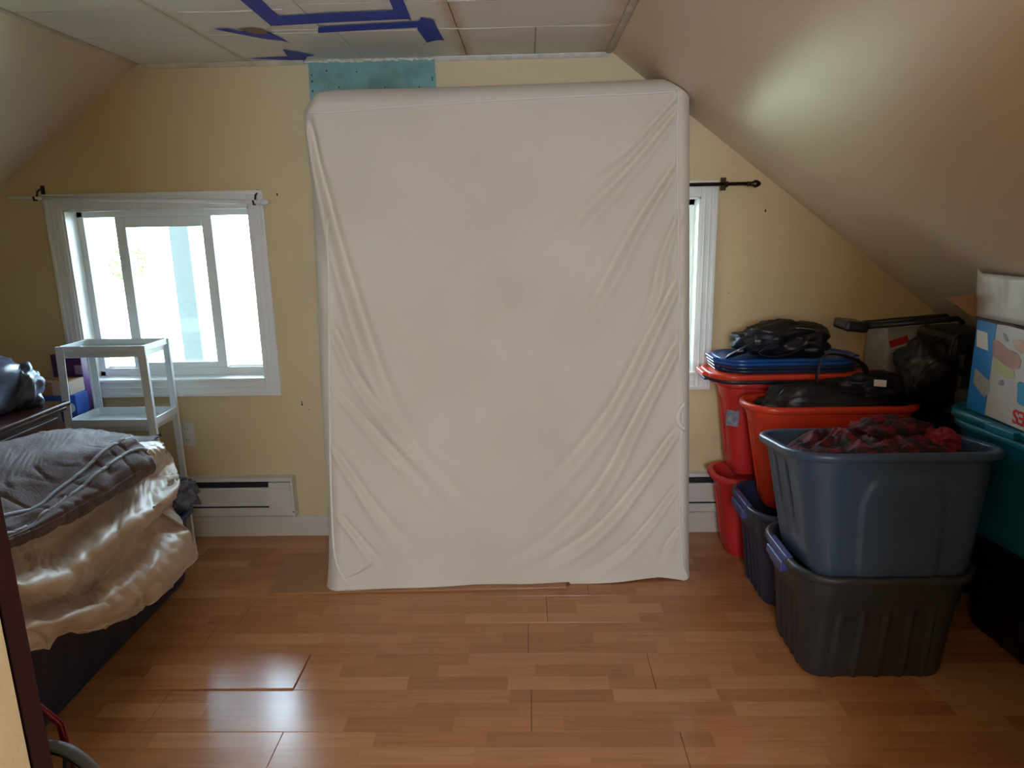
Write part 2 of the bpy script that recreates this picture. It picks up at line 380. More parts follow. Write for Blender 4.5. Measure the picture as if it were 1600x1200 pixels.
# trims: cove along the back wall, stained strip along both creases
def cove(x0, x1, name, m):
    b = MB(); prof = [(0, 0), (0, -0.018), (-0.006, -0.016), (-0.013, -0.010), (-0.018, -0.004), (-0.018, 0)]
    b.add([(x, YW + py, ZC - 0.003 + pz) for x in (x0, x1) for py, pz in prof],
          [(0, 1, 2, 3, 4, 5), (11, 10, 9, 8, 7, 6)] + [(i, (i + 1) % 6, (i + 1) % 6 + 6, i + 6) for i in range(6)])
    return struct(obj(name, b, m))
cove(-0.385, 0.355, 'trim_1', CAULK); cove(XL + .01, -0.96, 'trim_2', STAINED)
struct(obj('trim_3', MB().tube([(XR - .012, y, ZC - 0.003 + 0.001 * math.sin(y * 9)) for y in np.linspace(YF + .02, YW - .02, 40)], 0.007, 8, rb=0.016), STAINED, smooth=True))
struct(obj('trim_4', MB().tube([(XL + .012, y, ZC - 0.003) for y in np.linspace(YF + .02, YW - .02, 30)], 0.006, 8, rb=0.012), STAINED, smooth=True))
# bare teal drywall patch with ragged plaster edge
rp = random.Random(4)
pts = [(-0.945, 1.35), (-0.389, 1.35)] + [(-0.389 + rp.uniform(-.004, .004), z) for z in np.linspace(1.45, 2.208, 14)] + \
      [(x, 2.212 + rp.uniform(-.006, .002)) for x in np.linspace(-0.41, -0.93, 24)] + [(-0.945 + rp.uniform(-.004, .004), z) for z in np.linspace(2.208, 1.45, 14)]
patch = struct(obj('drywall_patch', MB().prism(pts, 0, 0.004, Matrix.Translation((0, YW - .0005, 0)) @ Matrix.Rotation(R(90), 4, 'X')), TEALB, wall_back))
b = MB()
for k in range(46):
    x = -0.95 + 0.57 * k / 45; b.tube([(x - .009, YW - .004, 2.211 + rp.uniform(-.004, .004)), (x + .009, YW - .005, 2.211 + rp.uniform(-.004, .004))], rp.uniform(.003, .007), 6)
for k in range(30):
    z = 1.9 + 0.3 * k / 29; b.tube([(-0.384, YW - .003, z - .006), (-0.384 + rp.uniform(-.003, .003), YW - .004, z + .006)], rp.uniform(.002, .004), 6)
obj('plaster_edge', b, CAULK, patch, smooth=True)
b = MB()
for k in range(14):
    b.lathe([(0.001, 0), (0.0035, 0.0005), (0.002, 0.0012)], (rp.choice([-.93, -.405, rp.uniform(-.9, -.42)]), YW - .0045, rp.uniform(2.06, 2.18)), 8, Matrix.Rotation(R(90), 4, 'X'))
obj('screw_head', b, HOLE, patch)['kind'] = 'stuff'
# marks on the wall
mk = MB()
for x, z, r in ((1.065, 1.545, .004), (-1.102, .678, .004), (-1.103, .69, .003), (-1.07, .652, .002), (0.92, 1.18, .002), (-1.13, 1.66, .004)):
    mk.lathe([(r * .6, 0), (r, 0.0006), (r * .4, 0.001)], (x, YW, z), 8, Matrix.Rotation(R(90), 4, 'X') @ Matrix.Scale(1.7, 4, (0, 1, 0)))
obj('wall_mark', mk, HOLE, wall_back)['kind'] = 'stuff'
# floor: laminate planks over a subfloor
floor = struct(obj('floor', MB().box(XKL - .1, XKR + .1, -1.9, YW + .1, -0.06, -0.009), DARKSLOT))
plank_me = {}
def plank(x0, x1, y0, y1, dz=0.0, rot=None):
    g = 0.0006
    o = obj('plank', MB().box(x0 + g, x1 - g, y0 + g, y1 - g, -0.009, 0.0), FLOOR, floor, bevel=0.0012)
    if rot: o.rotation_euler = rot
    o.location.z += dz; return o
rf = random.Random(11)
k0 = -4
for k in range(-11, 7):
    y0 = 2.058 + 0.2 * k; y1 = min(y0 + 0.2, YW)
    if y1 - y0 < 0.01: continue
    off = {0: -0.81, 1: -0.02, 2: -1.16, -1: -0.01, -2: 0.44, -3: -.55}.get(k, rf.uniform(-.6, .6))
    edges = sorted({off + 1.215 * i for i in range(-4, 5)})
    edges = [e for e in edges if XKL < e < XKR]; edges = [XKL] + edges + [XKR]
    for a, c in zip(edges[:-1], edges[1:]):
        if c - a < 0.01: continue
        raised = (k == 0 and abs(c + 0.81) < .01)
        if k < -6 and (c < -1.3 or a > 1.4): continue
        p = plank(a, c, y0, y1)
        if raised: p.location.z += 0.0035; p.rotation_euler = (R(0.35), R(-0.30), 0)
        if k == 0 and abs(a + 0.81) < .01: p.rotation_euler = (0, R(0.0), 0)
# loose laminate plank slid under the covered mattress
tag(obj('loose_plank', MB().prism([(-1.117, 2.677), (0.142, 2.713), (0.125, 3.04), (-1.157, 3.04)], 0.0005, 0.0085), mat('loose_plank_laminate', (0.43, 0.205, 0.09), 0.3, var=0.2, vscale=3, stretch=(3, 30, 1)), bevel=0.001),
    'thin loose laminate board lying flat under the foot of the white covered mattress', 'floorboard')
# baseboard
def prof_x(name, x0, x1, prof, m, y=YW, par=None):
    n = len(prof); b = MB().add([(x, y - py, pz) for x in (x0, x1) for py, pz in prof],
        [tuple(range(n)), tuple(range(2 * n - 1, n - 1, -1))] + [(i, (i + 1) % n, (i + 1) % n + n, i + n) for i in range(n)])
    return obj(name, b, m, par)
struct(prof_x('baseboard_back', XKL, XKR, [(0, 0.001), (0.016, 0.001), (0.016, 0.075), (0.012, 0.082), (0.010, 0.10), (0.006, 0.105), (0, 0.105)], BASEB))

# windows
def window(name, W, casing_left=True, slider=True):
    x0, x1, z0, z1 = W; cw = 0.072
    fr = MB(); y0 = YW + 0.085; y1 = YW + 0.15
    fr.box(x0, x0 + .035, y0, y1, z0, z1); fr.box(x1 - .035, x1, y0, y1, z0, z1)
    fr.box(x0, x1, y0, y1, z1 - .035, z1); fr.box(x0, x1, y0, y1, z0, z0 + .04)
    root = struct(obj(name, fr, VINYL, bevel=0.003))
    def P(nm, mb, m, bev=0.002): return obj(nm, mb, m, root, bevel=bev)
    # reveal liners
    rv = MB().box(x0 + .0005, x0 + .008, YW - .004, y0, z0, z1).box(x1 - .008, x1 - .0005, YW - .004, y0, z0, z1).box(x0, x1, YW - .004, y0, z1 - .008, z1 - .0005)
    P('reveal', rv, WTRIM, 0)
    P('sill', MB().box(x0 - .004, x1 + .004, YW - .022, y0 + .01, z0 + .0005, z0 + .016), WTRIM, 0.004)
    # moulded casing boards, stepped profile
    def board(a0, a1, b0, b1, vertical):
        b = MB(); b.box(a0, a1, YW - .012, YW - .0005, b0, b1)
        if vertical:
            w = a1 - a0; out = a0 if vertical < 0 else a1
            s = 1 if vertical < 0 else -1
            b.box(min(out, out + s * .014), max(out, out + s * .014), YW - .021, YW - .012, b0, b1)
            b.box(min(out + s * .026, out + s * .034), max(out + s * .026, out + s * .034), YW - .016, YW - .012, b0, b1)
            b.box(min(out + s * .052, out + s * .058), max(out + s * .052, out + s * .058), YW - .016, YW - .012, b0, b1)
        return b
    P('casing', board(x0 - cw, x0 - .0005, z0 - .07, z1 + .07, -1), WTRIM)
    P('casing', board(x1 + .0005, x1 + cw, z0 - .07, z1 + .07, 1), WTRIM)
    P('casing', MB().box(x0, x1, YW - .013, YW - .0005, z1, z1 + .07).box(x0 - cw, x1 + cw, YW - .022, YW - .012, z1 + .052, z1 + .07), WTRIM)
    P('casing', MB().box(x0, x1, YW - .013, YW - .0005, z0 - .07, z0).box(x0 - cw, x1 + cw, YW - .020, YW - .012, z0 - .07, z0 - .055).box(x0, x1, YW - .016, YW - .012, z0 - .03, z0 - .022), WTRIM)
    # sliding sash in the inner track, fixed light behind
    def sash(a, c, ya, yb, w, zt=.04):
        f = MB().box(a, a + w, ya, yb, z0 + .04, z1 - zt + .005).box(c - w, c, ya, yb, z0 + .04, z1 - zt + .005)
        f.box(a + w, c - w, ya, yb, z1 - zt + .005 - w, z1 - zt + .005).box(a + w, c - w, ya, yb, z0 + .04, z0 + .04 + w * .8)
        s = P('sash', f, VINYL, 0.003)
        obj('pane', MB().box(a + w - .003, c - w + .003, (ya + yb) / 2 - .002, (ya + yb) / 2 + .002, z0 + .04 + w * .8 - .003, z1 - zt + .005 - w + .003), GLASS, s)
        return s
    xm = x0 + (x1 - x0) * 0.21; xn = x0 + (x1 - x0) * 0.745
    sash(xm, xn, y0 + .004, y0 + .026, 0.048)
    obj('pane', MB().box(x0 + .03, x1 - .03, y0 + .044, y0 + .048, z0 + .035, z1 - .03), GLASS, root)
    P('track', MB().box(x0 + .035, x1 - .035, y0 - .002, y0 + .003, z0 + .038, z0 + .052).box(x0 + .035, x1 - .035, y0 + .030, y0 + .036, z0 + .038, z0 + .056), VINYL, 0.001)
    return root
win1 = window('window_1', W1); win2 = window('window_2', W2)
# front wall with the doorway the camera looks through, and the hall behind
mb = MB(); y0, y1 = 0.62, 0.742; dx0, dx1 = -0.636, 0.68
mb.box(XKL - .1, dx0, y0, y1, -0.05, 2.4).box(dx1, XKR + .1, y0, y1, -0.05, 2.4).box(dx0, dx1, y0, y1, 2.06, 2.4)
struct(obj('wall_front', mb, WALL))
# dark brown door leaf opened into the room; the camera sees it edge-on
door = struct(obj('door_1', MB().prism([(-.608, .744), (-.608 - .50, .744 + .44), (-.634 - .50, .744 + .44), (-.634, .744)], .012, 2.0), JAMBWOOD, bevel=0.002))
hx0, hx1, hy = -1.25, 1.35, -1.8
struct(obj('wall_hall_left', MB().box(hx0 - .1, hx0, hy, y0, -.05, 2.4), WALL)); struct(obj('wall_hall_right', MB().box(hx1, hx1 + .1, hy, y0, -.05, 2.4), WALL))
struct(obj('wall_hall_back', MB().box(hx0, -.2, hy - .1, hy, -.05, 2.4).box(.7, hx1, hy - .1, hy, -.05, 2.4).box(-.2, .7, hy - .1, hy, -.05, 1.0).box(-.2, .7, hy - .1, hy, 1.9, 2.4), WALL))
struct(obj('ceiling_hall', MB().box(hx0 - .1, hx1 + .1, hy - .1, y0, 2.32, 2.42), WTRIM))
# outdoors
struct(obj('ground', MB().box(-60, 60, 3.6, 90, -3.2, -3.0), GRASS))
def tree(x, y, z0, h, r, seed, label):
    t = thing('tree', label, 'tree', (x, y, z0)); rr = random.Random(seed)
    obj('trunk', MB().tube([(x, y, z0), (x + .1, y, z0 + h * .3), (x, y + .1, z0 + h * .7)], [.16, .12, .05], 10), BARK, t, smooth=True)
    b = MB()
    for k in range(900):
        a = rr.uniform(0, 2 * PI); e = math.asin(rr.uniform(-1, 1)); q = r * rr.uniform(.55, 1) ** .5
        p = Vector((x + q * math.cos(a) * math.cos(e), y + q * math.sin(a) * math.cos(e), z0 + h * .68 + q * math.sin(e) * 1.1))
        M = Matrix.Translation(p) @ Euler((rr.uniform(0, 6), rr.uniform(0, 6), rr.uniform(0, 6))).to_matrix().to_4x4(); s = rr.uniform(.08, .16)
        b.add([M @ Vector(v) for v in ((0, -s * .5, 0), (s * .4, 0, .02), (0, s, 0), (-s * .4, 0, .02))], [(0, 1, 2, 3)])
    f = obj('foliage', b, LEAF, t); f['kind'] = 'stuff'
tree(-17.6, 31.0, -3.0, 4.6, 0.8, 3, 'pale green leafy tree far outside, seen through the left pane of the window')
tag(obj('outdoor_post', MB().box(-2.33, -2.20, 4.62, 4.75, -3.0, 2.6), POSTM, bevel=0.004), 'teal grey upright post standing outside behind the sliding window sash', 'post')

# ---- painter's tape on the ceiling
def tape(label, strips):
    t = thing('painter_tape', label, 'tape', (strips[0][0][0], strips[0][0][1], ZC - .003), group="blue painter's tape on the ceiling")
    for i, s in enumerate(strips):
        z = ZC - .0042 - .0004 * i
        n = len(s); cx = sum(p[0] for p in s) / n; cy = sum(p[1] for p in s) / n
        obj('strip', MB().prism([(p[0], p[1]) for p in s], z - .0003, z), TAPE, t)
TA = [(-0.894, 2.391), (-0.828, 2.397), (-0.837, 2.608), (-0.904, 2.714)]
TB = [(-0.908, 2.714), (-0.841, 2.6), (-0.647, 2.581), (-0.445, 2.57), (-0.4, 2.674), (-0.629, 2.684)]
TC = [(-0.429, 2.42), (-0.385, 2.424), (-0.398, 2.69), (-0.441, 2.616)]
TD = [(-0.745, 2.747), (-0.548, 2.725), (-0.374, 2.709), (-0.373, 2.785), (-0.564, 2.801), (-0.768, 2.825)]
TE = [(-0.362, 2.662), (-0.322, 2.698), (-0.32, 2.843), (-0.316, 2.977), (-0.346, 2.974), (-0.388, 3.009), (-0.396, 2.809)]
TF = [(-1.118, 2.735), (-1.07, 2.732), (-1.039, 2.77), (-0.976, 2.759), (-0.938, 2.798), (-0.916, 2.953), (-0.938, 2.921), (-0.963, 2.908), (-0.994, 2.885), (-1.056, 2.813)]
TG = [(-1.178, 3.199), (-1.001, 3.184), (-0.981, 3.061), (-0.94, 3.098), (-0.922, 3.123), (-0.881, 3.174), (-0.922, 3.193), (-0.958, 3.274), (-0.996, 3.269), (-1.025, 3.241)]
TH = [(-1.032, 2.735), (-0.977, 2.732), (-0.949, 2.761), (-0.949, 2.815), (-0.995, 2.81)]
tape('blue tape outlining an open U shape on the ceiling at the top edge', [TA, TB, TC])
tape('straight blue tape strip ending in a square torn patch, below the U outline', [TD, TE])
tape('crumpled blue tape strip left of the U outline with a torn brown middle', [TF])
tape('small crumpled blue tape piece at the ceiling edge above the teal patch', [TG])
obj('torn_paper', MB().prism(TH, ZC - .0056, ZC - .0052), CARD, bpy.data.objects['painter_tape.002'])

# ---- curtain rods
t = thing('curtain_rod', 'thin white rod sagging on dark brackets above the left window', 'curtain rod', (-1.74, YW, 1.60))
obj('rod', MB().tube([(-2.33, 3.215, 1.668), (-2.15, 3.215, 1.662)], .006, 10).tube([(-2.17, 3.215, 1.663), (-1.75, 3.215, 1.648), (-1.185, 3.215, 1.626)], .0095, 10), RODWHITE, t, smooth=True)
obj('rod_end', MB().lathe([(.004, -.02), (.011, -.016), (.012, 0), (.008, .014), (.002, .018)], (-1.168, 3.215, 1.6255), 12, Matrix.Rotation(R(90), 4, 'Y')), RODWHITE, t, smooth=True)
for x, z in ((-2.20, 1.664), (-1.215, 1.627)):
    obj('bracket', MB().box(x - .008, x + .008, YW - .006, YW, z - .01, z + .055).tube([(x, YW - .004, z + .045), (x, 3.23, z + .03), (x, 3.213, z - .012), (x, 3.20, z - .012), (x, 3.195, z + .006)], .0045, 8), BRACKET, t)
t = thing('curtain_rod', 'dark bronze rod with finial above the right window, mostly behind the white cover', 'curtain rod', (0.45, YW, 1.66))
obj('rod', MB().tube([(-0.20, 3.20, 1.662), (0.96, 3.20, 1.660)], .008, 12), BRONZE, t, smooth=True)
obj('finial', MB().lathe([(.008, -.03), (.012, -.026), (.009, -.02), (.010, -.006), (.0165, .004), (.015, .016), (.008, .028), (.001, .032)], (0.985, 3.20, 1.659), 14, Matrix.Rotation(R(90), 4, 'Y')), BRONZE, t, smooth=True)
for x in (-.12, 0.865):
    obj('bracket', MB().box(x - .012, x + .012, YW - .026, YW - .0225, 1.635, 1.69).tube([(x, YW - .025, 1.665), (x, 3.20, 1.650)], .006, 8).tube([(x - .008, 3.20, 1.66), (x + .008, 3.20, 1.66)], .0125, 12), BRONZE, t)

# ---- baseboard heaters
def heater(x0, x1, label, slot_left=False):
    t = thing('baseboard_heater', label, 'heater', ((x0 + x1) / 2, YW - .03, .118), group='electric baseboard heaters')
    prof = [(0, .122), (.050, .122), (.058, .130), (.058, .190), (.052, .196), (.052, .262), (.045, .270), (.03, .272), (.03, .298), (.042, .302), (.040, .318), (0, .322)]
    e = 0.012
    prof_x('casing', x0 + e, x1 - e, prof, HEATER, YW - .0005, t)
    obj('louvre_slot', MB().box(x0 + .02, x1 - .125, YW - .047, YW - .028, .2725, .2965), DARKSLOT, t, bevel=.004)
    obj('intake_slot', MB().box(x0 + .02, x1 - .125, YW - .060, YW - .05, .172, .180), DARKSLOT, t)
    obj('front_plate', MB().box(x1 - .122, x1 - .016, YW - .054, YW - .04, .271, .298), HEATER, t, bevel=.002)
    for a in (x0, x1 - e):
        obj('end_cap', MB().box(a, a + e, YW - .063, YW - .0005, .118, .323), HEATER, t, bevel=.003)
    obj('screw', MB().lathe([(.003, 0), (.004, .001), (.002, .002)], (x1 - .006, YW - .063, .15), 8, Matrix.Rotation(R(90), 4, 'X')), BRACKET, t)
    return t
heater(-2.35, -1.165, 'white electric baseboard heater under the left window, left of the white cover')
heater(0.15, 1.50, 'white electric baseboard heater behind the red totes, right of the white cover')
# ---- outlet
t = thing('wall_outlet', 'white duplex power outlet on the cream wall below the left window', 'outlet', (-1.678, YW, .48))
obj('plate', MB().box(-1.714, -1.642, YW - .006, YW - .0005, .478, .594), OUTLET, t, bevel=.002)
for z in (.508, .564):
    s = obj('socket', MB().lathe([(.015, 0), (.0165, .002), (.0155, .0035)], (-1.678, YW - .006, z), 16, Matrix.Rotation(R(90), 4, 'X')), OUTLET, t)
    obj('slot', MB().box(-1.685, -1.683, YW - .0105, YW - .009, z - .005, z + .005).box(-1.673, -1.671, YW - .0105, YW - .009, z - .005, z + .005), DARKSLOT, s)
# ================================================================== WHITE COVERED MATTRESS
MEU = (0.99833, 0.05771, 0.0)
MEV = (-0.00658, 0.11387, 0.99347)
MN = (0.05733, -0.99182, 0.11406)
ME0 = Vector((-0.873, 2.70, 0.002)); MEU = Vector(MEU); MEV = Vector(MEV); MN = Vector(MN)
SIL_L = [(-0.013, -0.007), (0.002, 0.125), (0.014, 0.347), (0.007, 0.675), (0.012, 1.15), (0.019, 1.659), (0.011, 1.832), (-0.001, 1.974), (0.012, 2.027)]
SIL_R = [(1.56, -0.006), (1.56, 0.069), (1.558, 0.351), (1.558, 0.846), (1.556, 1.374), (1.554, 1.757), (1.552, 2.055)]
SIL_T = [(0.015, 2.027), (0.054, 2.056), (0.129, 2.064), (0.581, 2.068), (1.088, 2.078), (1.472, 2.088), (1.562, 2.082)]
SIL_B = [(-0.01, -0.004), (0.13, -0.015), (0.348, -0.004), (0.621, 0.009), (0.95, -0.006), (1.226, 0.001), (1.421, 0.011), (1.554, -0.006)]
FOLDS = [([(1.506, 2.019), (1.421, 1.934), (1.291, 1.804), (1.187, 1.733), (1.083, 1.652)], 0.01, 0.018), ([(1.503, 1.969), (1.361, 1.803), (1.199, 1.637), (1.073, 1.52), (0.922, 1.375)], 0.011, 0.02), ([(1.499, 1.765), (1.376, 1.591), (1.276, 1.432), (1.202, 1.297), (1.089, 1.111), (0.994, 0.968)], 0.012, 0.02), ([(1.502, 1.555), (1.429, 1.377), (1.376, 1.162), (1.273, 0.961)], 0.01, 0.016), ([(1.503, 1.306), (1.375, 1.064), (1.213, 0.756), (0.994, 0.495), (0.737, 0.259)], 0.015, 0.022), ([(1.509, 1.061), (1.337, 0.741), (1.172, 0.439), (0.965, 0.223), (0.732, 0.087)], 0.016, 0.022), ([(1.497, 0.671), (1.336, 0.445), (1.157, 0.244), (0.949, 0.119), (0.759, 0.041)], 0.014, 0.02), ([(1.503, 0.423), (1.349, 0.224), (1.219, 0.109), (1.061, 0.03)], 0.01, 0.016), ([(1.504, 0.232), (1.454, 0.158), (1.415, 0.074)], 0.008, 0.012), ([(0.028, 1.954), (0.058, 1.77), (0.103, 1.557), (0.149, 1.353), (0.235, 1.033), (0.326, 0.773), (0.464, 0.574)], -0.022, 0.022), ([(0.077, 1.149), (0.162, 0.937), (0.273, 0.772), (0.45, 0.55), (0.631, 0.365)], -0.011, 0.02), ([(0.068, 0.887), (0.245, 0.67), (0.387, 0.514), (0.523, 0.358)], -0.009, 0.018), ([(0.05, 0.647), (0.195, 0.405), (0.289, 0.274), (0.408, 0.153)], -0.01, 0.018), ([(0.062, 0.346), (0.185, 0.186), (0.256, 0.079)], -0.009, 0.014), ([(1.082, 1.639), (0.977, 1.515), (0.817, 1.339)], 0.004, 0.03), ([(0.082, 0.052), (0.148, 0.077), (0.217, 0.117)], 0.01, 0.008)]
PIPE_L = [(0.081, 0.038), (0.049, 0.109), (0.033, 0.208), (0.035, 0.457), (0.052, 0.834), (0.069, 1.201), (0.086, 1.57)]
PIPE_T = [(0.026, 1.964), (0.074, 1.961), (0.174, 1.967), (0.376, 1.981), (0.781, 2.0), (1.087, 2.01), (1.369, 2.018), (1.488, 2.024)]
PIPE_R = [(1.498, 2.026), (1.493, 1.833), (1.5, 1.376), (1.507, 0.955), (1.518, 0.739), (1.511, 0.575), (1.509, 0.241), (1.521, 0.07), (1.543, 0.003)]
def interp(lst, key, val):
    a = np.array(lst); o = np.argsort(a[:, key]); a = a[o]
    return lambda x: np.interp(x, a[:, key], a[:, val])
uL = interp(SIL_L, 1, 0); uR = interp(SIL_R, 1, 0); vT = interp(SIL_T, 0, 1); vB = interp(SIL_B, 0, 1)
# straighten the top pull-in: rows above the shoulder keep their own width
def cover_depth(U, V):
    """height of the cloth above the front plane (metres) at plane coordinates"""
    dl = U - uL(V); dr = uR(V) - U; dt = vT(U) - V
    d = np.zeros_like(U)
    for dist, wd, amt in ((dl, 0.055, 0.045), (dr, 0.038, 0.035), (dt, 0.062, 0.050)):
        k = np.clip(1 - dist / wd, 0, 1); d -= amt * k ** 2.2
        k2 = np.clip(1 - np.abs(dist - wd * 1.05) / .03, 0, 1); d += 0.004 * k2 ** 2
    inner = np.clip(np.minimum(np.minimum(dl, dr), dt) / 0.12, 0, 1)
    for pl, amp, wid in FOLDS:
        q = np.array([tuple(p) for p in catmull([(a, b, 0) for a, b in pl], 40)])[:, :2]
        best = np.full(U.shape, 9.0); sd = np.zeros(U.shape); tt = np.zeros(U.shape)
        for i in range(len(q) - 1):
            a = q[i]; e = q[i + 1] - a; L2 = (e ** 2).sum() + 1e-12
            f = np.clip(((U - a[0]) * e[0] + (V - a[1]) * e[1]) / L2, 0, 1)
            dx = U - a[0] - f * e[0]; dy = V - a[1] - f * e[1]; ds = np.sqrt(dx * dx + dy * dy)
            m = ds < best; best = np.where(m, ds, best)
            sd = np.where(m, np.sign(e[0] * dy - e[1] * dx) * ds, sd); tt = np.where(m, (i + f) / (len(q) - 1), tt)
        fall = np.clip(tt / .06, 0, 1) * np.clip((1 - tt) / .45, 0, 1) ** .8
        wv = wid * (0.55 + 0.9 * tt)
        s = 1 if amp > 0 else -1; A = abs(amp) * 1.3
        d += A * fall * (-np.exp(-(sd / wv) ** 2) + 0.75 * np.exp(-((sd * s - 1.9 * wv) / (1.1 * wv)) ** 2))
    # hem flares a little at the floor
    hb = np.clip(1 - (V - vB(U)) / 0.07, 0, 1); d += 0.014 * hb ** 2 * (0.6 + 0.4 * np.sin(U * 17))
    d += 0.0035 * np.sin(U * 7.1 + V * 3.3) * inner + 0.0022 * np.sin(U * 19 - V * 14 + 2) * inner
    return d
NU, NV = 250, 320
s = np.linspace(0, 1, NU); t = np.linspace(0, 1, NV)
S, Tt = np.meshgrid(s, t, indexing='ij')
vtop0 = 2.02; V = Tt * vtop0
for _ in range(4):
    U = uL(V) + (uR(V) - uL(V)) * S; V = vB(U) + Tt * (vT(U) - vB(U))
D = cover_depth(U, V)
rows = []
EXT = [0.012, 0.05, 0.12, 0.185]
def cpos(u, v, d): return ME0 + MEU * float(u) + MEV * float(v) + MN * float(d)
idx = [(0, e) for e in reversed(EXT)] + [(i, 0) for i in range(NU)] + [(NU - 1, e) for e in EXT]
jdx = [(j, 0) for j in range(NV)] + [(NV - 1, e) for e in EXT]
for i, ei in idx:
    r = []
    for j, ej in jdx:
        e = max(ei, ej); p = cpos(U[i, j], V[i, j], D[i, j] - e)
        if e > 0: p.z += 0.004 * math.sin(j * .21 + i * .1) * (ei > 0)
        p.y = min(p.y, 3.262); p.z = min(p.z, slope_r(max(p.x, XR)) - .004); p.z = max(p.z, 0.0012 + (0.009 if p.z < .02 and p.x < .16 else 0)); r.append(p)
    rows.append(r)
mroot = thing('covered_mattress', 'tall upright mattress under an off-white piped cotton cover, leaning on the back wall', 'mattress', (-0.1, 2.86, 0.0))
b = MB(); b.grid(rows)
k = len(jdx); n = len(idx)
b.f.append(tuple([0 * k + j for j in range(k)] + [i * k + k - 1 for i in range(1, n)] + [(n - 1) * k + j for j in range(k - 2, -1, -1)]))
obj('cover', b, SHEET, mroot, smooth=True)
def pipe(pts, r, lift=0.002, n=70, z=0):
    q = catmull([(a, c, 0) for a, c in pts], n); U_ = np.array([p.x for p in q]); V_ = np.array([p.y for p in q])
    d = cover_depth(U_, V_)
    return [cpos(a, c, e + lift) for a, c, e in zip(U_, V_, d)]
PIPING = mat('cover_piping', (0.80, 0.76, 0.69), 0.8, bump=0.4, bscale=150)
for q in (PIPE_L, PIPE_T, PIPE_R):
    obj('piping', MB().tube(pipe(q, .005), .0045, 8), PIPING, mroot, smooth=True)
bp = [cpos(float(uL(v)) - .004 - .003 * math.sin(v * 9), v, -.13) for v in np.linspace(.5, 1.75, 40)]
obj('piping', MB().tube(bp, .005, 8), PIPING, mroot, smooth=True)
# gathered seam pucker on the right edge
PK = [(1.524, 0.771), (1.502, 0.726), (1.502, 0.685), (1.527, 0.651)]
pk = pipe(PK, .01, .006, 12)
obj('seam_pucker', MB().tube(pk, [.004, .008, .011, .013, .014, .014, .014, .013, .012, .010, .007, .004], 10, rb=.010), PIPING, mroot, smooth=True)

# ================================================================== LEFT SIDE
# ---- totes
def ring(w, d, r, nl, nc):
    """rounded rectangle, ccw from the front-left corner: (x, y, nx, ny, side, t)"""
    out = []; hw, hd = w / 2, d / 2
    sides = [((-hw + r, -hd), (hw - r, -hd), (0, -1)), ((hw, -hd + r), (hw, hd - r), (1, 0)), ((hw - r, hd), (-hw + r, hd), (0, 1)), ((-hw, hd - r), (-hw, -hd + r), (-1, 0))]
    cs = [(hw - r, -hd + r, -90), (hw - r, hd - r, 0), (-hw + r, hd - r, 90), (-hw + r, -hd + r, 180)]
    for i in range(4):
        a, c, nn = sides[i]; m = nl if i % 2 == 0 else max(8, int(nl * .7))
        for k in range(m):
            f = k / m; out.append((a[0] + (c[0] - a[0]) * f, a[1] + (c[1] - a[1]) * f, nn[0], nn[1], i, 2 * f - 1))
        cx, cy, a0 = cs[i]
        for k in range(nc):
            an = R(a0 + 90 * k / nc); out.append((cx + r * math.cos(an), cy + r * math.sin(an), math.cos(an), math.sin(an), i, 9 + k / nc))
    return out
def sstep(x, a, b): x = min(1, max(0, (x - a) / (b - a))); return x * x * (3 - 2 * x)
def st_ribbed(side, t, z):
    if t > 5: return 0.0 if z > .70 else -0.006 * (1 - sstep(z, .64, .70))
    low = 1 - sstep(z, .64, .70)
    ribs = (-.86, -.42, 0.03, .47, .88) if side % 2 == 0 else (-.8, -.27, .27, .8)
    d = min(abs(t - q) for q in ribs)
    return low * (-0.008 + 0.007 * (1 - sstep(d, .03, .07)))
def st_arch(side, t, z):
    if t > 5: return 0.0
    o = 0.0
    if side % 2 == 0:
        top = .80 - .45 * max(0, abs(t) - .40) ** 2 * 8
        ins = (1 - sstep(abs(t), .64, .675)) * (1 - sstep(z, top - .03, top + .01)); o += 0.0075 * ins
        o -= .008 * sstep(z, .84, .86) * 0
    else:
        for q in (-.45, .45): o -= .012 * (1 - sstep(abs(t - q), .05, .13)) * sstep(z, .15, .6) * (1 - sstep(z, .86, .9))
    o += .005 * sstep(z, .86, .875)
    return o
def st_corr(side, t, z):
    if t > 5: return 0.0
    return -0.007 * (0.5 + 0.5 * math.cos(t * PI * (9 if side % 2 == 0 else 14))) * sstep(z, .05, .12) * (1 - sstep(z, .82, .88))
def st_panel(side, t, z):
    if t > 5: return 0.004 * sstep(z, .85, .87)
    return -0.008 * (1 - sstep(abs(t), .74, .80)) * sstep(z, .12, .17) * (1 - sstep(z, .76, .82)) + 0.004 * sstep(z, .85, .87)
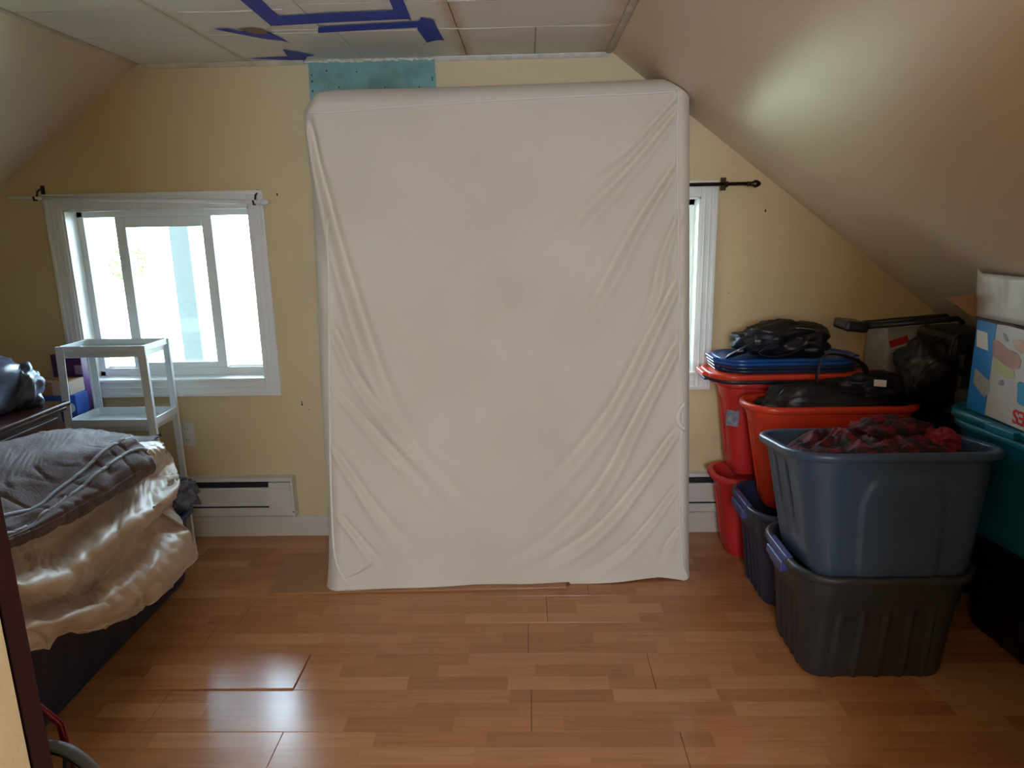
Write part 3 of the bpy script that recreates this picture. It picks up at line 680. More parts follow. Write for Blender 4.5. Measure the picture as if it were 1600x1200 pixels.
def tote(name, label, loc, bw, bd, tw, td, H, m, style, hmat=None, rot=(0, 0, 0), group='plastic storage totes', cat='storage tote', rim_m=None, r0=.065, r1=.115, nl=44, rows=26, hside=True):
    t = thing(name, label, cat, loc, rot, group)
    if group is None and 'group' in t: del t['group']
    b = MB(); L = []
    for k in range(rows + 1):
        f = k / rows; z = H * f; e = .006 * (1 - min(1, f * 12)) ** 2
        w_ = bw + (tw - bw) * f - 2 * e; d_ = bd + (td - bd) * f - 2 * e
        L.append([(x + nx * style(sd, tt, f), y + ny * style(sd, tt, f), z + .0008) for x, y, nx, ny, sd, tt in ring(w_, d_, r0 + (r1 - r0) * f, nl, 7)])
    top = ring(tw, td, r1, nl, 7)
    for off, z in ((-.004, H), (-.005, H - .03)): L.append([(x + nx * off, y + ny * off, z) for x, y, nx, ny, _, _ in top])
    for k in range(5, -1, -1):
        f = k / 6; w_ = bw + (tw - bw) * f; d_ = bd + (td - bd) * f
        L.append([(x - nx * .016, y - ny * .016, H * f + .008) for x, y, nx, ny, _, _ in ring(w_, d_, r0 + (r1 - r0) * f, nl, 7)])
    b.grid(L, wrapv=True); n = len(L[0])
    b.f.append(tuple(range(n - 1, -1, -1))); b.f.append(tuple((len(L) - 1) * n + i for i in range(n)))
    obj('body', b, m, t, local=True, auto=50)
    q = MB(); P = [(.001, H - .024), (.016, H - .026), (.021, H - .022), (.022, H - .006), (.017, H + .001), (.004, H + .002), (-.005, H - .002), (-.004, H - .012)]
    q.grid([[(x + nx * a, y + ny * a, z) for x, y, nx, ny, _, _ in top] for a, z in P + [P[0]]], wrapv=True)
    obj('rim', q, rim_m or m, t, local=True, smooth=True)
    if hmat:
        for sx in (-1, 1):
            h = MB(); x = sx * (tw / 2 + .006)
            h.box(min(x, x + sx * .026), max(x, x + sx * .026), -.075, .075, H - .050, H - .020).box(min(x - sx * .01, x + sx * .016), max(x - sx * .01, x + sx * .016), -.085, .085, H - .022, H + .006)
            h.box(min(x, x + sx * .02), max(x, x + sx * .02), -.055, .055, H - .066, H - .048)
            obj('handle', h, hmat, t, local=True, bevel=.004)
    return t
def lid(name, label, loc, w, d, m, rot=(0, 0, 0), group='loose tote lids', r=.11, lip=.018, raised=.006):
    t = thing(name, label, 'lid', loc, rot, group)
    if group is None and 'group' in t: del t['group']
    a = ring(w, d, r, 30, 8)
    prof = [(-.012, .002), (-.003, .0), (0, .003), (0, lip - .004), (-.004, lip), (-.016, lip), (-.022, lip - .007), (-.034, lip - .007), (-.040, lip - .007 + raised), (-.060, lip - .007 + raised), (-.068, lip - .008), (-.10, lip - .008)]
    b = MB().grid([[(x + nx * o, y + ny * o, z) for x, y, nx, ny, _, _ in a] for o, z in prof], wrapv=True); n = len(a)
    b.f.append(tuple(range(n - 1, -1, -1))); b.f.append(tuple((len(prof) - 1) * n + i for i in range(n)))
    obj('panel', b, m, t, local=True, auto=60)
    for sx in (-1, 1):
        obj('latch_tab', MB().box(sx * (w / 2 + .004) - .016, sx * (w / 2 + .004) + .016, -.06, .06, .004, lip - .003), m, t, local=True, bevel=.003)
    return t
# ---- long navy tub with the bedding
tote('storage_tub', 'long dark navy plastic tub on the floor under the cream comforter', (-1.665, 2.285, 0), .27, 1.07, .36, 1.14, .342, NAVY, st_corr, group=None, rim_m=NAVYRIM, cat='storage tub', r0=.04, r1=.06, nl=30)
def loft(name, feats, N, M_, m, parent, amp, scale, seed, cap=(-1.62, .03, .5), stretch=(1, 1, 1), closed_back=None, wr=0.0):
    L = [catmull(f, N) for f in feats]
    cols = [catmull([l[i] for l in L], M_) for i in range(N)]
    first = cols[0]
    cx, dy, cz = cap
    pre = []
    for f in (1.0, .93, .75, .42):
        pre.append([Vector((p.x + (cx - p.x) * f, p.y + dy * math.sin(f * PI / 2) * 1.0, p.z + (cz - p.z) * f)) for p in first])
    cols = pre + cols
    nu, nv = len(cols), len(cols[0]); out = []
    for i in range(nu):
        r = []
        for j in range(nv):
            a = cols[min(i + 1, nu - 1)][j] - cols[max(i - 1, 0)][j]; c = cols[i][min(j + 1, nv - 1)] - cols[i][max(j - 1, 0)]
            nr = c.cross(a); nr = nr.normalized() if nr.length > 1e-9 else Vector((1, 0, 0))
            if nr.x < 0 and nr.z < 0: nr = -nr
            p = cols[i][j]; q = Vector((p.x * stretch[0], p.y * stretch[1], p.z * stretch[2])) * scale + Vector((seed, seed * 2, 0))
            h = noise.noise(q) * amp + noise.noise(q * 2.3) * amp * .45
            if wr:
                w2 = noise.noise(Vector((p.x * 9 + seed, (p.y * 1.6 + p.z) * 9, p.z * 3)))
                h += wr * (1 - min(1, abs(w2) * 5)) ** 2 * -1
            r.append(p + nr * h)
        out.append(r)
    b = MB().grid(out)
    n = len(out); k = len(out[0])
    # close underneath/behind with one strip down to the first row
    b.f.append(tuple([i * k for i in range(n)] + [i * k + k - 1 for i in range(n - 1, -1, -1)]))
    b.f.append(tuple((n - 1) * k + j for j in range(k)))
    o = obj(name, b, m, parent, smooth=True)
    return o, out
F1 = [(-1.372, 2.629, 0.223), (-1.372, 2.573, 0.203), (-1.372, 2.424, 0.195), (-1.372, 2.276, 0.21), (-1.372, 2.118, 0.245), (-1.372, 1.95, 0.297), (-1.372, 1.839, 0.363), (-1.372, 1.792, 0.384), (-1.372, 1.743, 0.379), (-1.372, 1.672, 0.41), (-1.372, 1.596, 0.442), (-1.372, 1.498, 0.484)]
F2 = [(-1.342, 2.541, 0.363), (-1.342, 2.393, 0.348), (-1.342, 2.153, 0.361), (-1.342, 1.973, 0.386), (-1.342, 1.865, 0.412), (-1.342, 1.734, 0.465), (-1.342, 1.597, 0.518), (-1.342, 1.497, 0.555), (-1.342, 1.426, 0.584)]
F3 = [(-1.478, 2.677, 0.389), (-1.478, 2.527, 0.397), (-1.478, 2.329, 0.381), (-1.478, 2.141, 0.361), (-1.478, 2.025, 0.356), (-1.478, 1.919, 0.396), (-1.478, 1.806, 0.447), (-1.478, 1.683, 0.503), (-1.478, 1.604, 0.538)]
F4 = [(-1.358, 2.534, 0.552), (-1.358, 2.402, 0.536), (-1.358, 2.132, 0.546), (-1.358, 1.862, 0.539), (-1.358, 1.731, 0.571), (-1.358, 1.643, 0.611), (-1.358, 1.542, 0.65), (-1.358, 1.487, 0.671)]
F5 = [(-1.512, 2.8, 0.555), (-1.512, 2.636, 0.569), (-1.512, 2.512, 0.584), (-1.512, 2.075, 0.563), (-1.512, 1.943, 0.583), (-1.512, 1.863, 0.591), (-1.512, 1.734, 0.619), (-1.512, 1.67, 0.634)]
F6 = [(-1.46, 2.668, 0.652), (-1.46, 2.538, 0.664), (-1.46, 2.383, 0.669), (-1.46, 2.0, 0.641), (-1.46, 1.872, 0.652), (-1.46, 1.796, 0.664), (-1.46, 1.683, 0.686), (-1.46, 1.621, 0.696)]
F7 = [(-1.54, 2.741, 0.67), (-1.54, 2.601, 0.696), (-1.54, 2.449, 0.703), (-1.54, 2.127, 0.663), (-1.54, 1.993, 0.676), (-1.54, 1.911, 0.681), (-1.54, 1.792, 0.706), (-1.54, 1.726, 0.717)]
F0 = [(x - .035, y, z + .01) for x, y, z in F1]
F8 = [(-1.80, y, z - .03) for x, y, z in F7]
comf, cg = loft('comforter', [F0, F1, F2, F3, F4, F5, F6, F7, F8], 110, 90, COMF, None, .015, 10.5, 3.0, cap=(-1.62, .05, .52), stretch=(1, .7, 2.0), wr=.012)
tag(comf, 'puffy cream satin comforter folded in layers and spilling over the long navy tub', 'comforter')
def seam(grid, jf, r, lift, i0, i1, m, parent, name='stitching'):
    j = int(round(jf * (len(grid[0]) - 1))); pts = []
    for i in range(i0, i1):
        p = grid[i][j]; a = grid[min(i + 1, len(grid) - 1)][j] - grid[i - 1][j]; c = grid[i][min(j + 1, len(grid[0]) - 1)] - grid[i][j - 1]
        nr = c.cross(a).normalized()
        if nr.x < 0: nr = -nr
        pts.append(p + nr * lift)
    return obj(name, MB().tube(pts, r, 8), m, parent, smooth=True)
seam(cg, 1 / 8, .003, .002, 5, len(cg) - 2, COMF, comf, 'hem_seam')
G1 = [(-1.425, 2.489, 0.622), (-1.425, 2.372, 0.623), (-1.425, 2.124, 0.637), (-1.425, 1.948, 0.649), (-1.425, 1.757, 0.681), (-1.425, 1.623, 0.712)]
G2 = [(-1.405, 2.472, 0.669), (-1.405, 2.312, 0.694), (-1.405, 2.088, 0.695), (-1.405, 1.903, 0.704), (-1.405, 1.739, 0.717), (-1.405, 1.607, 0.752)]
G3 = [(-1.44, 2.486, 0.715), (-1.44, 2.379, 0.743), (-1.44, 2.255, 0.74), (-1.44, 2.101, 0.723), (-1.44, 1.918, 0.707), (-1.44, 1.799, 0.705), (-1.44, 1.649, 0.742)]
G4 = [(-1.465, 2.48, 0.742), (-1.465, 2.35, 0.743), (-1.465, 2.215, 0.737), (-1.465, 2.044, 0.725), (-1.465, 1.883, 0.719), (-1.465, 1.687, 0.764)]
G5 = [(-1.49, 2.495, 0.76), (-1.49, 2.32, 0.766), (-1.49, 2.179, 0.739), (-1.49, 2.044, 0.721), (-1.49, 1.93, 0.709), (-1.49, 1.719, 0.766)]
G6 = [(-1.57, 2.618, 0.731), (-1.57, 2.398, 0.775), (-1.57, 2.223, 0.797), (-1.57, 2.066, 0.796), (-1.57, 1.929, 0.801), (-1.57, 1.811, 0.816)]
G7 = [(-1.7, 2.812, 0.672), (-1.7, 2.666, 0.734), (-1.7, 2.534, 0.786), (-1.7, 2.36, 0.829), (-1.7, 2.234, 0.847), (-1.7, 1.991, 0.88)]
G0 = [(x - .05, y, z) for x, y, z in G1]
G8 = [(-1.80, y + .02, z - .05) for x, y, z in G7]
blan, bgd = loft('throw_blanket', [G0, G1, G2, G3, G4, G5, G6, G7, G8], 110, 90, BLANK, None, .010, 11.0, 8.0, cap=(-1.58, .02, .66), stretch=(1.6, .5, 2.5), wr=.006)
tag(blan, 'grey brown fleece throw blanket with pale grey piping folded on top of the comforter', 'blanket')
seam(bgd, 3 / 8, .0055, .003, 5, len(bgd) - 2, PIPEG, blan, 'piping'); seam(bgd, 5 / 8, .0055, .003, 5, len(bgd) - 2, PIPEG, blan, 'piping')
seam(bgd, 1.7 / 8, .003, .001, 20, len(bgd) - 2, BLANK, blan, 'fold_seam')
# ---- crumpled blob helper
def blob(c, hs, seed, amp=.12, freq=2.2, p=2.6, nu=56, nv=30, flat=None, ridge=1.0):
    c = Vector(c); rows = []
    def sg(v, e): return math.copysign(abs(v) ** e, v)
    for i in range(nv + 1):
        ph = -PI / 2 + PI * i / nv; r = []
        for j in range(nu):
            th = 2 * PI * j / nu; e = 2 / p
            d = Vector((sg(math.cos(ph), e) * sg(math.cos(th), e), sg(math.cos(ph), e) * sg(math.sin(th), e), sg(math.sin(ph), e)))
            q = d * freq + Vector((seed * 3.7, seed * 1.3, seed * .9))
            k = 1 + amp * (noise.noise(q) * 1.2 + ridge * (0.5 - abs(noise.noise(q * 2.1)) * 1.6) * .5 + ridge * (0.3 - abs(noise.noise(q * 4.3))) * .35)
            v = Vector((d.x * hs[0], d.y * hs[1], d.z * hs[2])) * k + c
            if flat is not None and v.z < flat: v.z = flat + (v.z - flat) * .04
            r.append(v)
        rows.append(r)
    return MB().grid(rows, wrapv=True)
def strap(pts, w, th, m, parent, name='strap', n=40):
    q = catmull(pts, n); return obj(name, MB().tube(q, th, 8, rb=w), m, parent, smooth=True)
o = obj('fabric_bundle', blob((-1.515, 2.785, .415), (.085, .055, .065), 5, .35, 2.4), PATFAB, smooth=True)
tag(o, 'small crumpled grey patterned fabric poking out of the far corner of the navy tub', 'fabric')
# ---- dresser
t = thing('dresser', 'dark mahogany dresser with moulded top edge, left of the white cart', 'dresser', (-2.15, 2.2, 0))
obj('carcass', MB().box(-2.45, -1.868, 1.72, 2.668, .05, .822), DARKWOOD, t, bevel=.004)
obj('top', MB().box(-2.46, -1.838, 1.70, 2.69, .838, .856).box(-2.455, -1.85, 1.71, 2.68, .822, .838), DARKWOOD, t, bevel=.005)
obj('plinth', MB().box(-2.44, -1.875, 1.73, 2.66, .001, .05), DARKWOOD, t, bevel=.002)
for z0, z1 in ((.08, .32), (.335, .57), (.585, .805)):
    d = obj('drawer', MB().box(-1.8675, -1.858, 1.76, 2.63, z0, z1), DARKWOOD, t, bevel=.003)
# ---- things on the dresser
o = obj('plastic_bag', blob((-2.13, 2.44, .955), (.20, .215, .118), 11, .17, 1.9, 3.0, flat=.8565), PLASTBAG, smooth=True)
tag(o, 'grey blue plastic wrapped bundle lying on the dark dresser', 'bag')
o = obj('plastic_bag', blob((-1.985, 2.60, .935), (.085, .07, .085), 17, .25, 2.2, 2.6, flat=.8565), PLASTBAG, smooth=True)
tag(o, 'small folded end of shiny grey plastic at the right end of the dresser bundle', 'bag')
def carton(name, label, cat, x0, x1, y0, y1, z0, z1, m, face=None, logo=None, group=None):
    t = thing(name, label, cat, ((x0 + x1) / 2, (y0 + y1) / 2, z0), (0, 0, 0), group)
    obj('box_body', MB().box(x0, x1, y0, y1, z0, z1 - .002), m, t, bevel=.002)
    for s_ in (0, 1):
        ym = (y0 + y1) / 2; a, c_ = ((y0, ym - .001), (ym + .001, y1))[s_]
        obj('flap', MB().box(x0 + .0005, x1 - .0005, a, c_, z1 - .002, z1), m, t)
    return t
carton('cardboard_box', 'large plain cardboard carton standing behind the dresser, left of the cart', 'box', -2.44, -2.055, 2.80, 3.25, .001, .675, CARD)
t = carton('carton', 'small blue carton with a white round emblem, behind the left legs of the cart', 'box', -2.205, -2.04, 3.02, 3.11, .6755, .80, BOXBLUE2)
em = MB()
for k in range(4):
    em.tube([(-1.955 - .028 + 0 * k, 0, 0), (-1.955, 0, 0)], .001, 4) if False else None
em.lathe([(.020, 0), (.0235, .0008), (.0235, .0012), (.020, .0018)], (-2.070, 3.0195, .742), 24, Matrix.Rotation(R(90), 4, 'X'))
for k, z in enumerate((.733, .742, .751)): em.box(-2.082, -2.058, 3.0182, 3.0196, z - .0022, z + .0018)
obj('emblem', MB().add(em.v, em.f), WLABEL, t)
t = carton('carton', 'small brown carton with a pale end lying on the blue carton by the cart', 'box', -2.245, -2.055, 3.01, 3.12, .8005, .862, CARD)
obj('end_label', MB().box(-2.055, -2.0535, 3.012, 3.118, .802, .860).box(-2.13, -2.055, 3.008, 3.0098, .802, .860), CARDPALE, t)
t = carton('carton', 'upright dark purple box behind the blue and brown cartons', 'box', -2.20, -2.06, 3.13, 3.22, .6755, .965, PURPLE)
obj('print_panel', MB().box(-2.095, -2.062, 3.1285, 3.1299, .872, .915), mat('lilac_print', (.35, .25, .42), .5), t, bevel=.0005)
# ---- white utility cart
cx0, cx1, cy0, cy1 = -2.020, -1.640, 2.92, 3.13
t = thing('utility_cart', 'white plastic three-tier utility cart with splayed legs under the left window', 'cart', ((cx0 + cx1) / 2, (cy0 + cy1) / 2, 0))
def tray(z, x0, x1, y0, y1, h):
    b = MB(); w = .006
    L = [[(x, y, z0) for x, y, nx, ny, _, _ in [(p[0] + (x0 + x1) / 2 + p[2] * o, p[1] + (y0 + y1) / 2 + p[3] * o, 0, 0, 0, 0) for p in ring(x1 - x0, y1 - y0, .02, 6, 4)]]
         for o, z0 in ((-.02, z - h - .018), (-.012, z - h - .014), (-.010, z - h + .006), (0, z - h + .010), (0, z), (-.004, z + .001), (-.006, z), (-.007, z - h + .012), (-.014, z - h + .006))]
    b.grid(L, wrapv=True); n = len(L[0]); b.f.append(tuple(range(n - 1, -1, -1))); b.f.append(tuple((len(L) - 1) * n + i for i in range(n)))
    obj('tray', b, CARTW, t, auto=40)
tray(1.035, cx0, cx1, cy0, cy1, .034)
tray(.712, cx0 - .002, cx1 - .002, cy0 - .008, cy1 + .008, .040)
tray(.36, cx0 - .008, cx1 - .002, cy0 - .012, cy1 + .014, .040)
for sx, sy in ((0, 0), (1, 0), (0, 1), (1, 1)):
    xa = (cx0, cx1)[sx]; ya = (cy0, cy1)[sy]; dx = (-1, 1)[sx]; dy = (-1, 1)[sy]
    b = MB(); rows_ = []
    for z, f in ((1.036, 0), (.70, .40), (.40, .7), (.001, 1.0)):
        ox = xa + dx * (.004 + (-.012 if sx and sy else .014) * f); oy = ya + dy * (.004 + .02 * f); w_ = .036 - .006 * f; d_ = .018
        rows_.append([(ox, oy, z), (ox - dx * w_, oy, z), (ox - dx * w_, oy - dy * .006, z), (ox - dx * .006, oy - dy * .006, z), (ox - dx * .006, oy - dy * d_, z), (ox, oy - dy * d_, z)])
    b.grid(rows_, wrapv=True); b.f += [(5, 4, 3, 2, 1, 0), (18, 19, 20, 21, 22, 23)]
    obj('leg', b, CARTW, t, bevel=.0015)
# ---- wheeled frame in the near left corner
t = thing('wheeled_walker', 'dark red metal wheeled frame with grey tyred wheel beside the dark door edge', 'walker', (-1.2, 1.40, 0))
wc = Vector((-1.175, 1.46, .150)); WM = Matrix.Translation(wc) @ Matrix.Rotation(R(-14), 4, 'Z') @ Matrix.Rotation(R(90), 4, 'X')
wh = obj('wheel', MB().grid([[WM @ Vector(((.135 + .013 * math.cos(a)) * math.cos(q), (.135 + .013 * math.cos(a)) * math.sin(q), .014 * math.sin(a))) for a in [2 * PI * k / 12 for k in range(12)]] for q in [2 * PI * k / 48 for k in range(48)]], wrapu=True, wrapv=True), TYRE, t, smooth=True)
sp = MB()
sp.grid([[WM @ Vector(((.118 + .005 * math.cos(a)) * math.cos(q), (.118 + .005 * math.cos(a)) * math.sin(q), .010 * math.sin(a))) for a in [2 * PI * k / 8 for k in range(8)]] for q in [2 * PI * k / 40 for k in range(40)]], wrapu=True, wrapv=True)
sp.lathe([(.010, -.02), (.024, -.018), (.024, .018), (.010, .02)], (0, 0, 0), 16, WM)
for k in range(6):
    a = 2 * PI * k / 6 + .3; sp.tube([WM @ Vector((.02 * math.cos(a), .02 * math.sin(a), 0)), WM @ Vector((.118 * math.cos(a), .118 * math.sin(a), 0))], .008, 8)
obj('spokes', sp, BLACKP, wh, smooth=True)
obj('frame', MB().tube([WM @ Vector((0, 0, .03)), WM @ Vector((-.02, .17, .035)), (-1.27, 1.46, .42), (-1.40, 1.43, .86)], .011, 10).tube([WM @ Vector((0, 0, -.03)), WM @ Vector((-.02, .17, -.035)), (-1.27, 1.49, .42)], .009, 10).tube([(-1.27, 1.46, .40), (-1.62, 1.40, .40), (-1.66, 1.38, .86)], .011, 10).tube([(-1.64, 1.39, .40), (-1.66, 1.36, .001)], .011, 10).tube([(-1.40, 1.43, .86), (-1.66, 1.38, .86)], .011, 10), REDMETAL, t, smooth=True)
obj('brake_bar', MB().tube([(-1.31, 1.40, .315), (-1.235, 1.41, .322), (-1.18, 1.43, .310)], .006, 8), BLACKP, t, smooth=True)
# ================================================================== RIGHT SIDE: totes in stacks
tote('storage_tote', 'ribbed slate grey tote on the floor at the front, bearing the steel blue tote', (1.148, 2.275, 0), .48, .34, .555, .43, .40, SLATE, st_ribbed, VIOLET)
tote('storage_tote', 'open steel blue tote heaped with red and black plaid clothes, on the grey tote', (1.148, 2.235, .380), .50, .36, .635, .44, .405, STEEL, st_arch, rot=(R(-7), 0, 0))
tote('storage_tote', 'dark navy grey tote on the floor under the bright red orange open tote', (1.15, 2.715, 0), .46, .33, .56, .40, .40, SLATE2, st_ribbed, VIOLET)
tote('storage_tote', 'open bright red orange tote with a black bag inside', (1.225, 2.835, .335), .50, .19, .665, .23, .445, ORANGE, st_panel, r0=.07, r1=.105)
tote('storage_tote', 'red tote on the floor against the back wall, lowest of the rear stack', (1.13, 3.08, 0), .46, .18, .58, .235, .385, REDP, st_panel, r0=.05, r1=.09)
tote('storage_tote', 'red tote with a sticker, under the red and blue lids by the right window', (1.15, 3.11, .388), .48, .19, .60, .22, .43, REDP, st_panel, r0=.05, r1=.085)
z = .822
lid('tote_lid', 'charcoal tote lid directly under the bright red lid', (1.125, 3.09, z), .68, .28, DARKP)
lid('tote_lid', 'bright red orange tote lid under the stack of blue lids', (1.125, 3.085, z + .0185), .70, .30, ORANGE, lip=.024)
for i in range(4):
    lid('tote_lid', ['dark blue tote lid, lowest of the four stacked blue lids', 'dark blue tote lid, second from the bottom of the stacked blue lids', 'dark blue tote lid just under the topmost of the stacked blue lids', 'bright blue tote lid, topmost of the stack under the black backpack'][i],
        (1.13 - .004 * i, 3.10 + .001 * i, z + .0430 + .0155 * i), .60, .275, (NAVYLID, NAVYLID, BLUELID, BLUELID)[i], rot=(0, 0, R(.4 * i)), lip=.015, raised=.0005 if i < 3 else .002)
STK = [(0.83, 2.975, 0.703), (0.874, 2.975, 0.702), (0.88, 2.975, 0.638), (0.841, 2.975, 0.639)]
o = MB(); o.add([(x, 2.972, zz) for x, _, zz in STK] + [(x, 2.973, zz) for x, _, zz in STK], [(0, 1, 2, 3), (7, 6, 5, 4), (0, 4, 5, 1), (1, 5, 6, 2), (2, 6, 7, 3), (3, 7, 4, 0)])
# sticker wraps the left front corner of the upper red tote
o = obj('sticker', MB().box(-.0005, .0005, -.028, .028, -.035, .035), GLABEL, [q for q in bpy.data.objects if q.get('label', '').startswith('red tote with a sticker')][0], local=True)
o.location = (-.262, -.1085, .27); o.rotation_euler = (0, R(6), R(52))
# black tote / teal tote column on the right
tote('storage_tote', 'black tote on the floor at the right edge, under the teal tote', (1.885, 2.25, 0), .44, .50, .54, .59, .41, BLACKP, st_ribbed, rot=(0, 0, R(4)))
tote('storage_tote', 'teal tote with its lid on, under the printed diaper box', (1.80, 2.235, .412), .42, .48, .53, .57, .405, TEALP, st_panel, rot=(0, 0, R(8)))
lid('tote_lid', 'teal lid closing the tote under the printed diaper box', (1.80, 2.235, .820), .575, .615, TEALP, rot=(0, 0, R(8)), lip=.030)
# charcoal column behind
tote('storage_tote', 'charcoal tote on the floor in the dark gap behind the black tote', (1.93, 2.785, 0), .46, .28, .55, .34, .39, DARKP, st_ribbed, rows=14, nl=24)
tote('storage_tote', 'charcoal tote in the dark gap left of the teal tote, under the rolled grey cloth', (1.925, 2.785, .392), .46, .28, .55, .34, .385, DARKP, st_panel, rows=14, nl=24)
lid('tote_lid', 'charcoal lid on the tote in the dark gap left of the teal tote', (1.925, 2.785, .779), .59, .38, DARKP)
tote('storage_tote', 'charcoal tote on the floor by the back wall, right of the rear red stack', (1.79, 3.115, 0), .40, .20, .48, .24, .39, DARKP, st_ribbed, rows=12, nl=20)
tote('storage_tote', 'charcoal tote by the back wall carrying the pale box with red print', (1.78, 3.115, .392), .40, .20, .48, .24, .385, DARKP, st_panel, rows=12, nl=20)
lid('tote_lid', 'charcoal lid under the pale box with red print', (1.78, 3.115, .779), .53, .28, DARKP, lip=.02)
# ---- clothes in the steel blue tote
def pile(cx, cy, z, hx, hy, h, seed, m, name, parent=None, M=None):
    N1, N2 = 90, 60; rows_ = []
    for i in range(N1):
        r = []
        for j in range(N2):
            a = 2 * i / (N1 - 1) - 1; b = 2 * j / (N2 - 1) - 1
            x = a * hx * math.sqrt(1 - .38 * b * b); y = b * hy * math.sqrt(1 - .38 * a * a); e = (1 - abs(a) ** 4) * (1 - abs(b) ** 4)
            q = Vector((x * 9 + seed, y * 9, seed * .3))
            hh = h * (e ** .35) * (.45 + .55 * (0.5 + noise.noise(q * .6))) + .030 * (0.5 - abs(noise.noise(q * 1.5)) * 2) * e + .014 * (0.4 - abs(noise.noise(q * 3.1)) * 2) * e
            p = Vector((x, y, hh)); p = (M @ p) if M is not None else p + Vector((cx, cy, z)); r.append(p)
        rows_.append(r)
    b = MB().grid(rows_); n0 = len(b.v)
    k = N2
    rim_ = [i * k for i in range(N1)] + [(N1 - 1) * k + j for j in range(1, k)] + [i * k + k - 1 for i in range(N1 - 2, -1, -1)] + [j for j in range(k - 2, 0, -1)]
    cc = sum((Vector(b.v[i]) for i in rim_), Vector()) / len(rim_); lowv = [cc + (Vector(b.v[i]) - cc) * .84 - Vector((0, 0, .10)) for i in rim_]; b.v += [tuple(v) for v in lowv]
    L_ = len(rim_); b.f += [(rim_[i], rim_[(i + 1) % L_], n0 + (i + 1) % L_, n0 + i) for i in range(L_)]; b.f.append(tuple(n0 + i for i in range(L_)))
    return obj(name, b, m, parent, smooth=True)
steel = [q for q in bpy.data.objects if q.get('label', '').startswith('open steel blue')][0]
SM = wm(steel)
o = pile(0, 0, 0, .288, .19, .085, 4.2, PLAID, 'plaid_clothes', M=SM @ Matrix.Translation((0, 0.0, .345)))
tag(o, 'heap of red and black plaid clothes filling the open steel blue tote', 'clothes')
o = obj('plaid_clothes', blob(SM @ Vector((.11, .09, .405)), (.125, .085, .055), 21, .35, 2.3), PLAID, smooth=True)
tag(o, 'bunched up red and black plaid garment rising at the back of the heap', 'clothes')
o = obj('red_cloth', blob(SM @ Vector((.225, -.0, .40)), (.045, .055, .035), 31, .35, 2.6), mat('crimson_cloth', (.30, .01, .03), .85, var=.5, vscale=20), smooth=True)
tag(o, 'small crimson garment at the right end of the plaid heap', 'clothes')
# ---- bag on the blue lids
bz = .929
t = thing('backpack', 'black and dark navy backpack lying flat on the stacked blue lids', 'bag', (1.13, 3.09, bz))
obj('bag_body', blob((1.16, 3.10, bz + .062), (.165, .115, .078), 41, .22, 2.1, 2.5, flat=bz), BAGBLK, t, smooth=True)
obj('flap', blob((1.045, 3.075, bz + .062), (.115, .095, .050), 43, .20, 2.2, 2.4, flat=bz), BAGNAVY, t, smooth=True)
obj('side_pocket', blob((1.245, 3.07, bz + .055), (.085, .09, .068), 47, .25, 2.2, 2.4, flat=bz), BAGBLK, t, smooth=True)
strap([(1.00, 2.99, bz + .075), (.94, 2.98, bz + .045), (.885, 2.99, bz + .012), (.91, 3.02, bz + .006), (.98, 3.04, bz + .02)], .012, .0022, BAGBLK, t)
strap([(1.10, 2.975, bz + .075), (1.03, 2.965, bz + .05), (1.01, 2.97, bz + .025), (1.06, 2.96, bz + .012), (1.13, 2.965, bz + .02), (1.2, 2.975, bz + .045)], .011, .0022, BAGNAVY, t)
for x, z_ in ((1.005, .075), (.935, .035)):
    obj('buckle', MB().box(x - .012, x + .012, 2.972, 2.978, bz + z_ - .006, bz + z_ + .006), METAL, t, bevel=.002)
obj('zip', MB().tube(catmull([(1.17, 3.0, bz + .125), (1.24, 2.99, bz + .118), (1.30, 3.0, bz + .085)], 14), .0022, 6), METAL, t, smooth=True)
t.location.x -= .035
# ---- black bag in the red orange tote
t = thing('duffel_bag', 'black nylon bag with a looped strap stuffed in the red orange tote', 'bag', (1.25, 2.82, .45))
obj('bag_body', blob((1.235, 2.825, .72), (.285, .095, .135), 53, .15, 2.4, 2.8), BAGBLK, t, smooth=True)
obj('bag_fold', blob((1.40, 2.83, .83), (.13, .07, .055), 57, .3, 2.2), BAGNAVY, t, smooth=True)
strap([(1.145, 2.79, .80), (1.155, 2.79, .90), (1.165, 2.80, .955), (1.20, 2.81, .975), (1.27, 2.82, .965), (1.345, 2.83, .93), (1.38, 2.83, .87)], .017, .003, BAGBLK, t)
obj('tag', MB().box(-.022, .022, -.001, .001, -.014, .014, Matrix.Translation((1.385, 2.745, .868)) @ Euler((R(-35), 0, R(-25))).to_matrix().to_4x4()), WLABEL, t)
obj('piping', MB().tube(catmull([(.98, 2.745, .80), (1.10, 2.735, .825), (1.25, 2.735, .84), (1.40, 2.74, .82)], 30), .003, 6), BAGNAVY, t, smooth=True)
# ---- suitcase with pulled-out handle
sx, sy = 1.69, 2.80
t = thing('suitcase', 'black soft suitcase with its long handle pulled out to the left, on the charcoal totes', 'suitcase', (sx, sy, .797))
obj('shell', MB().box(1.60, 1.80, 2.68, 2.94, .812, 1.075), BAGBLK, t, bevel=.028)
obj('front_pocket', MB().box(1.63, 1.77, 2.655, 2.69, .83, 1.0), BAGBLK, t, bevel=.015)
obj('trim_piping', MB().tube(catmull([(1.61, 2.685, .83), (1.607, 2.685, .98), (1.625, 2.685, 1.062), (1.70, 2.685, 1.07), (1.78, 2.685, 1.06), (1.793, 2.685, .95), (1.793, 2.685, .83)], 50), .005, 8), BLACKP, t, smooth=True)
HN = [(1.268, 2.84, 1.095), (1.328, 2.84, 1.087), (1.47, 2.84, 1.105), (1.658, 2.84, 1.125)]
hx_, hz0 = HN[1][0], HN[1][2]; h2, hz1 = HN[3][0], HN[3][2]
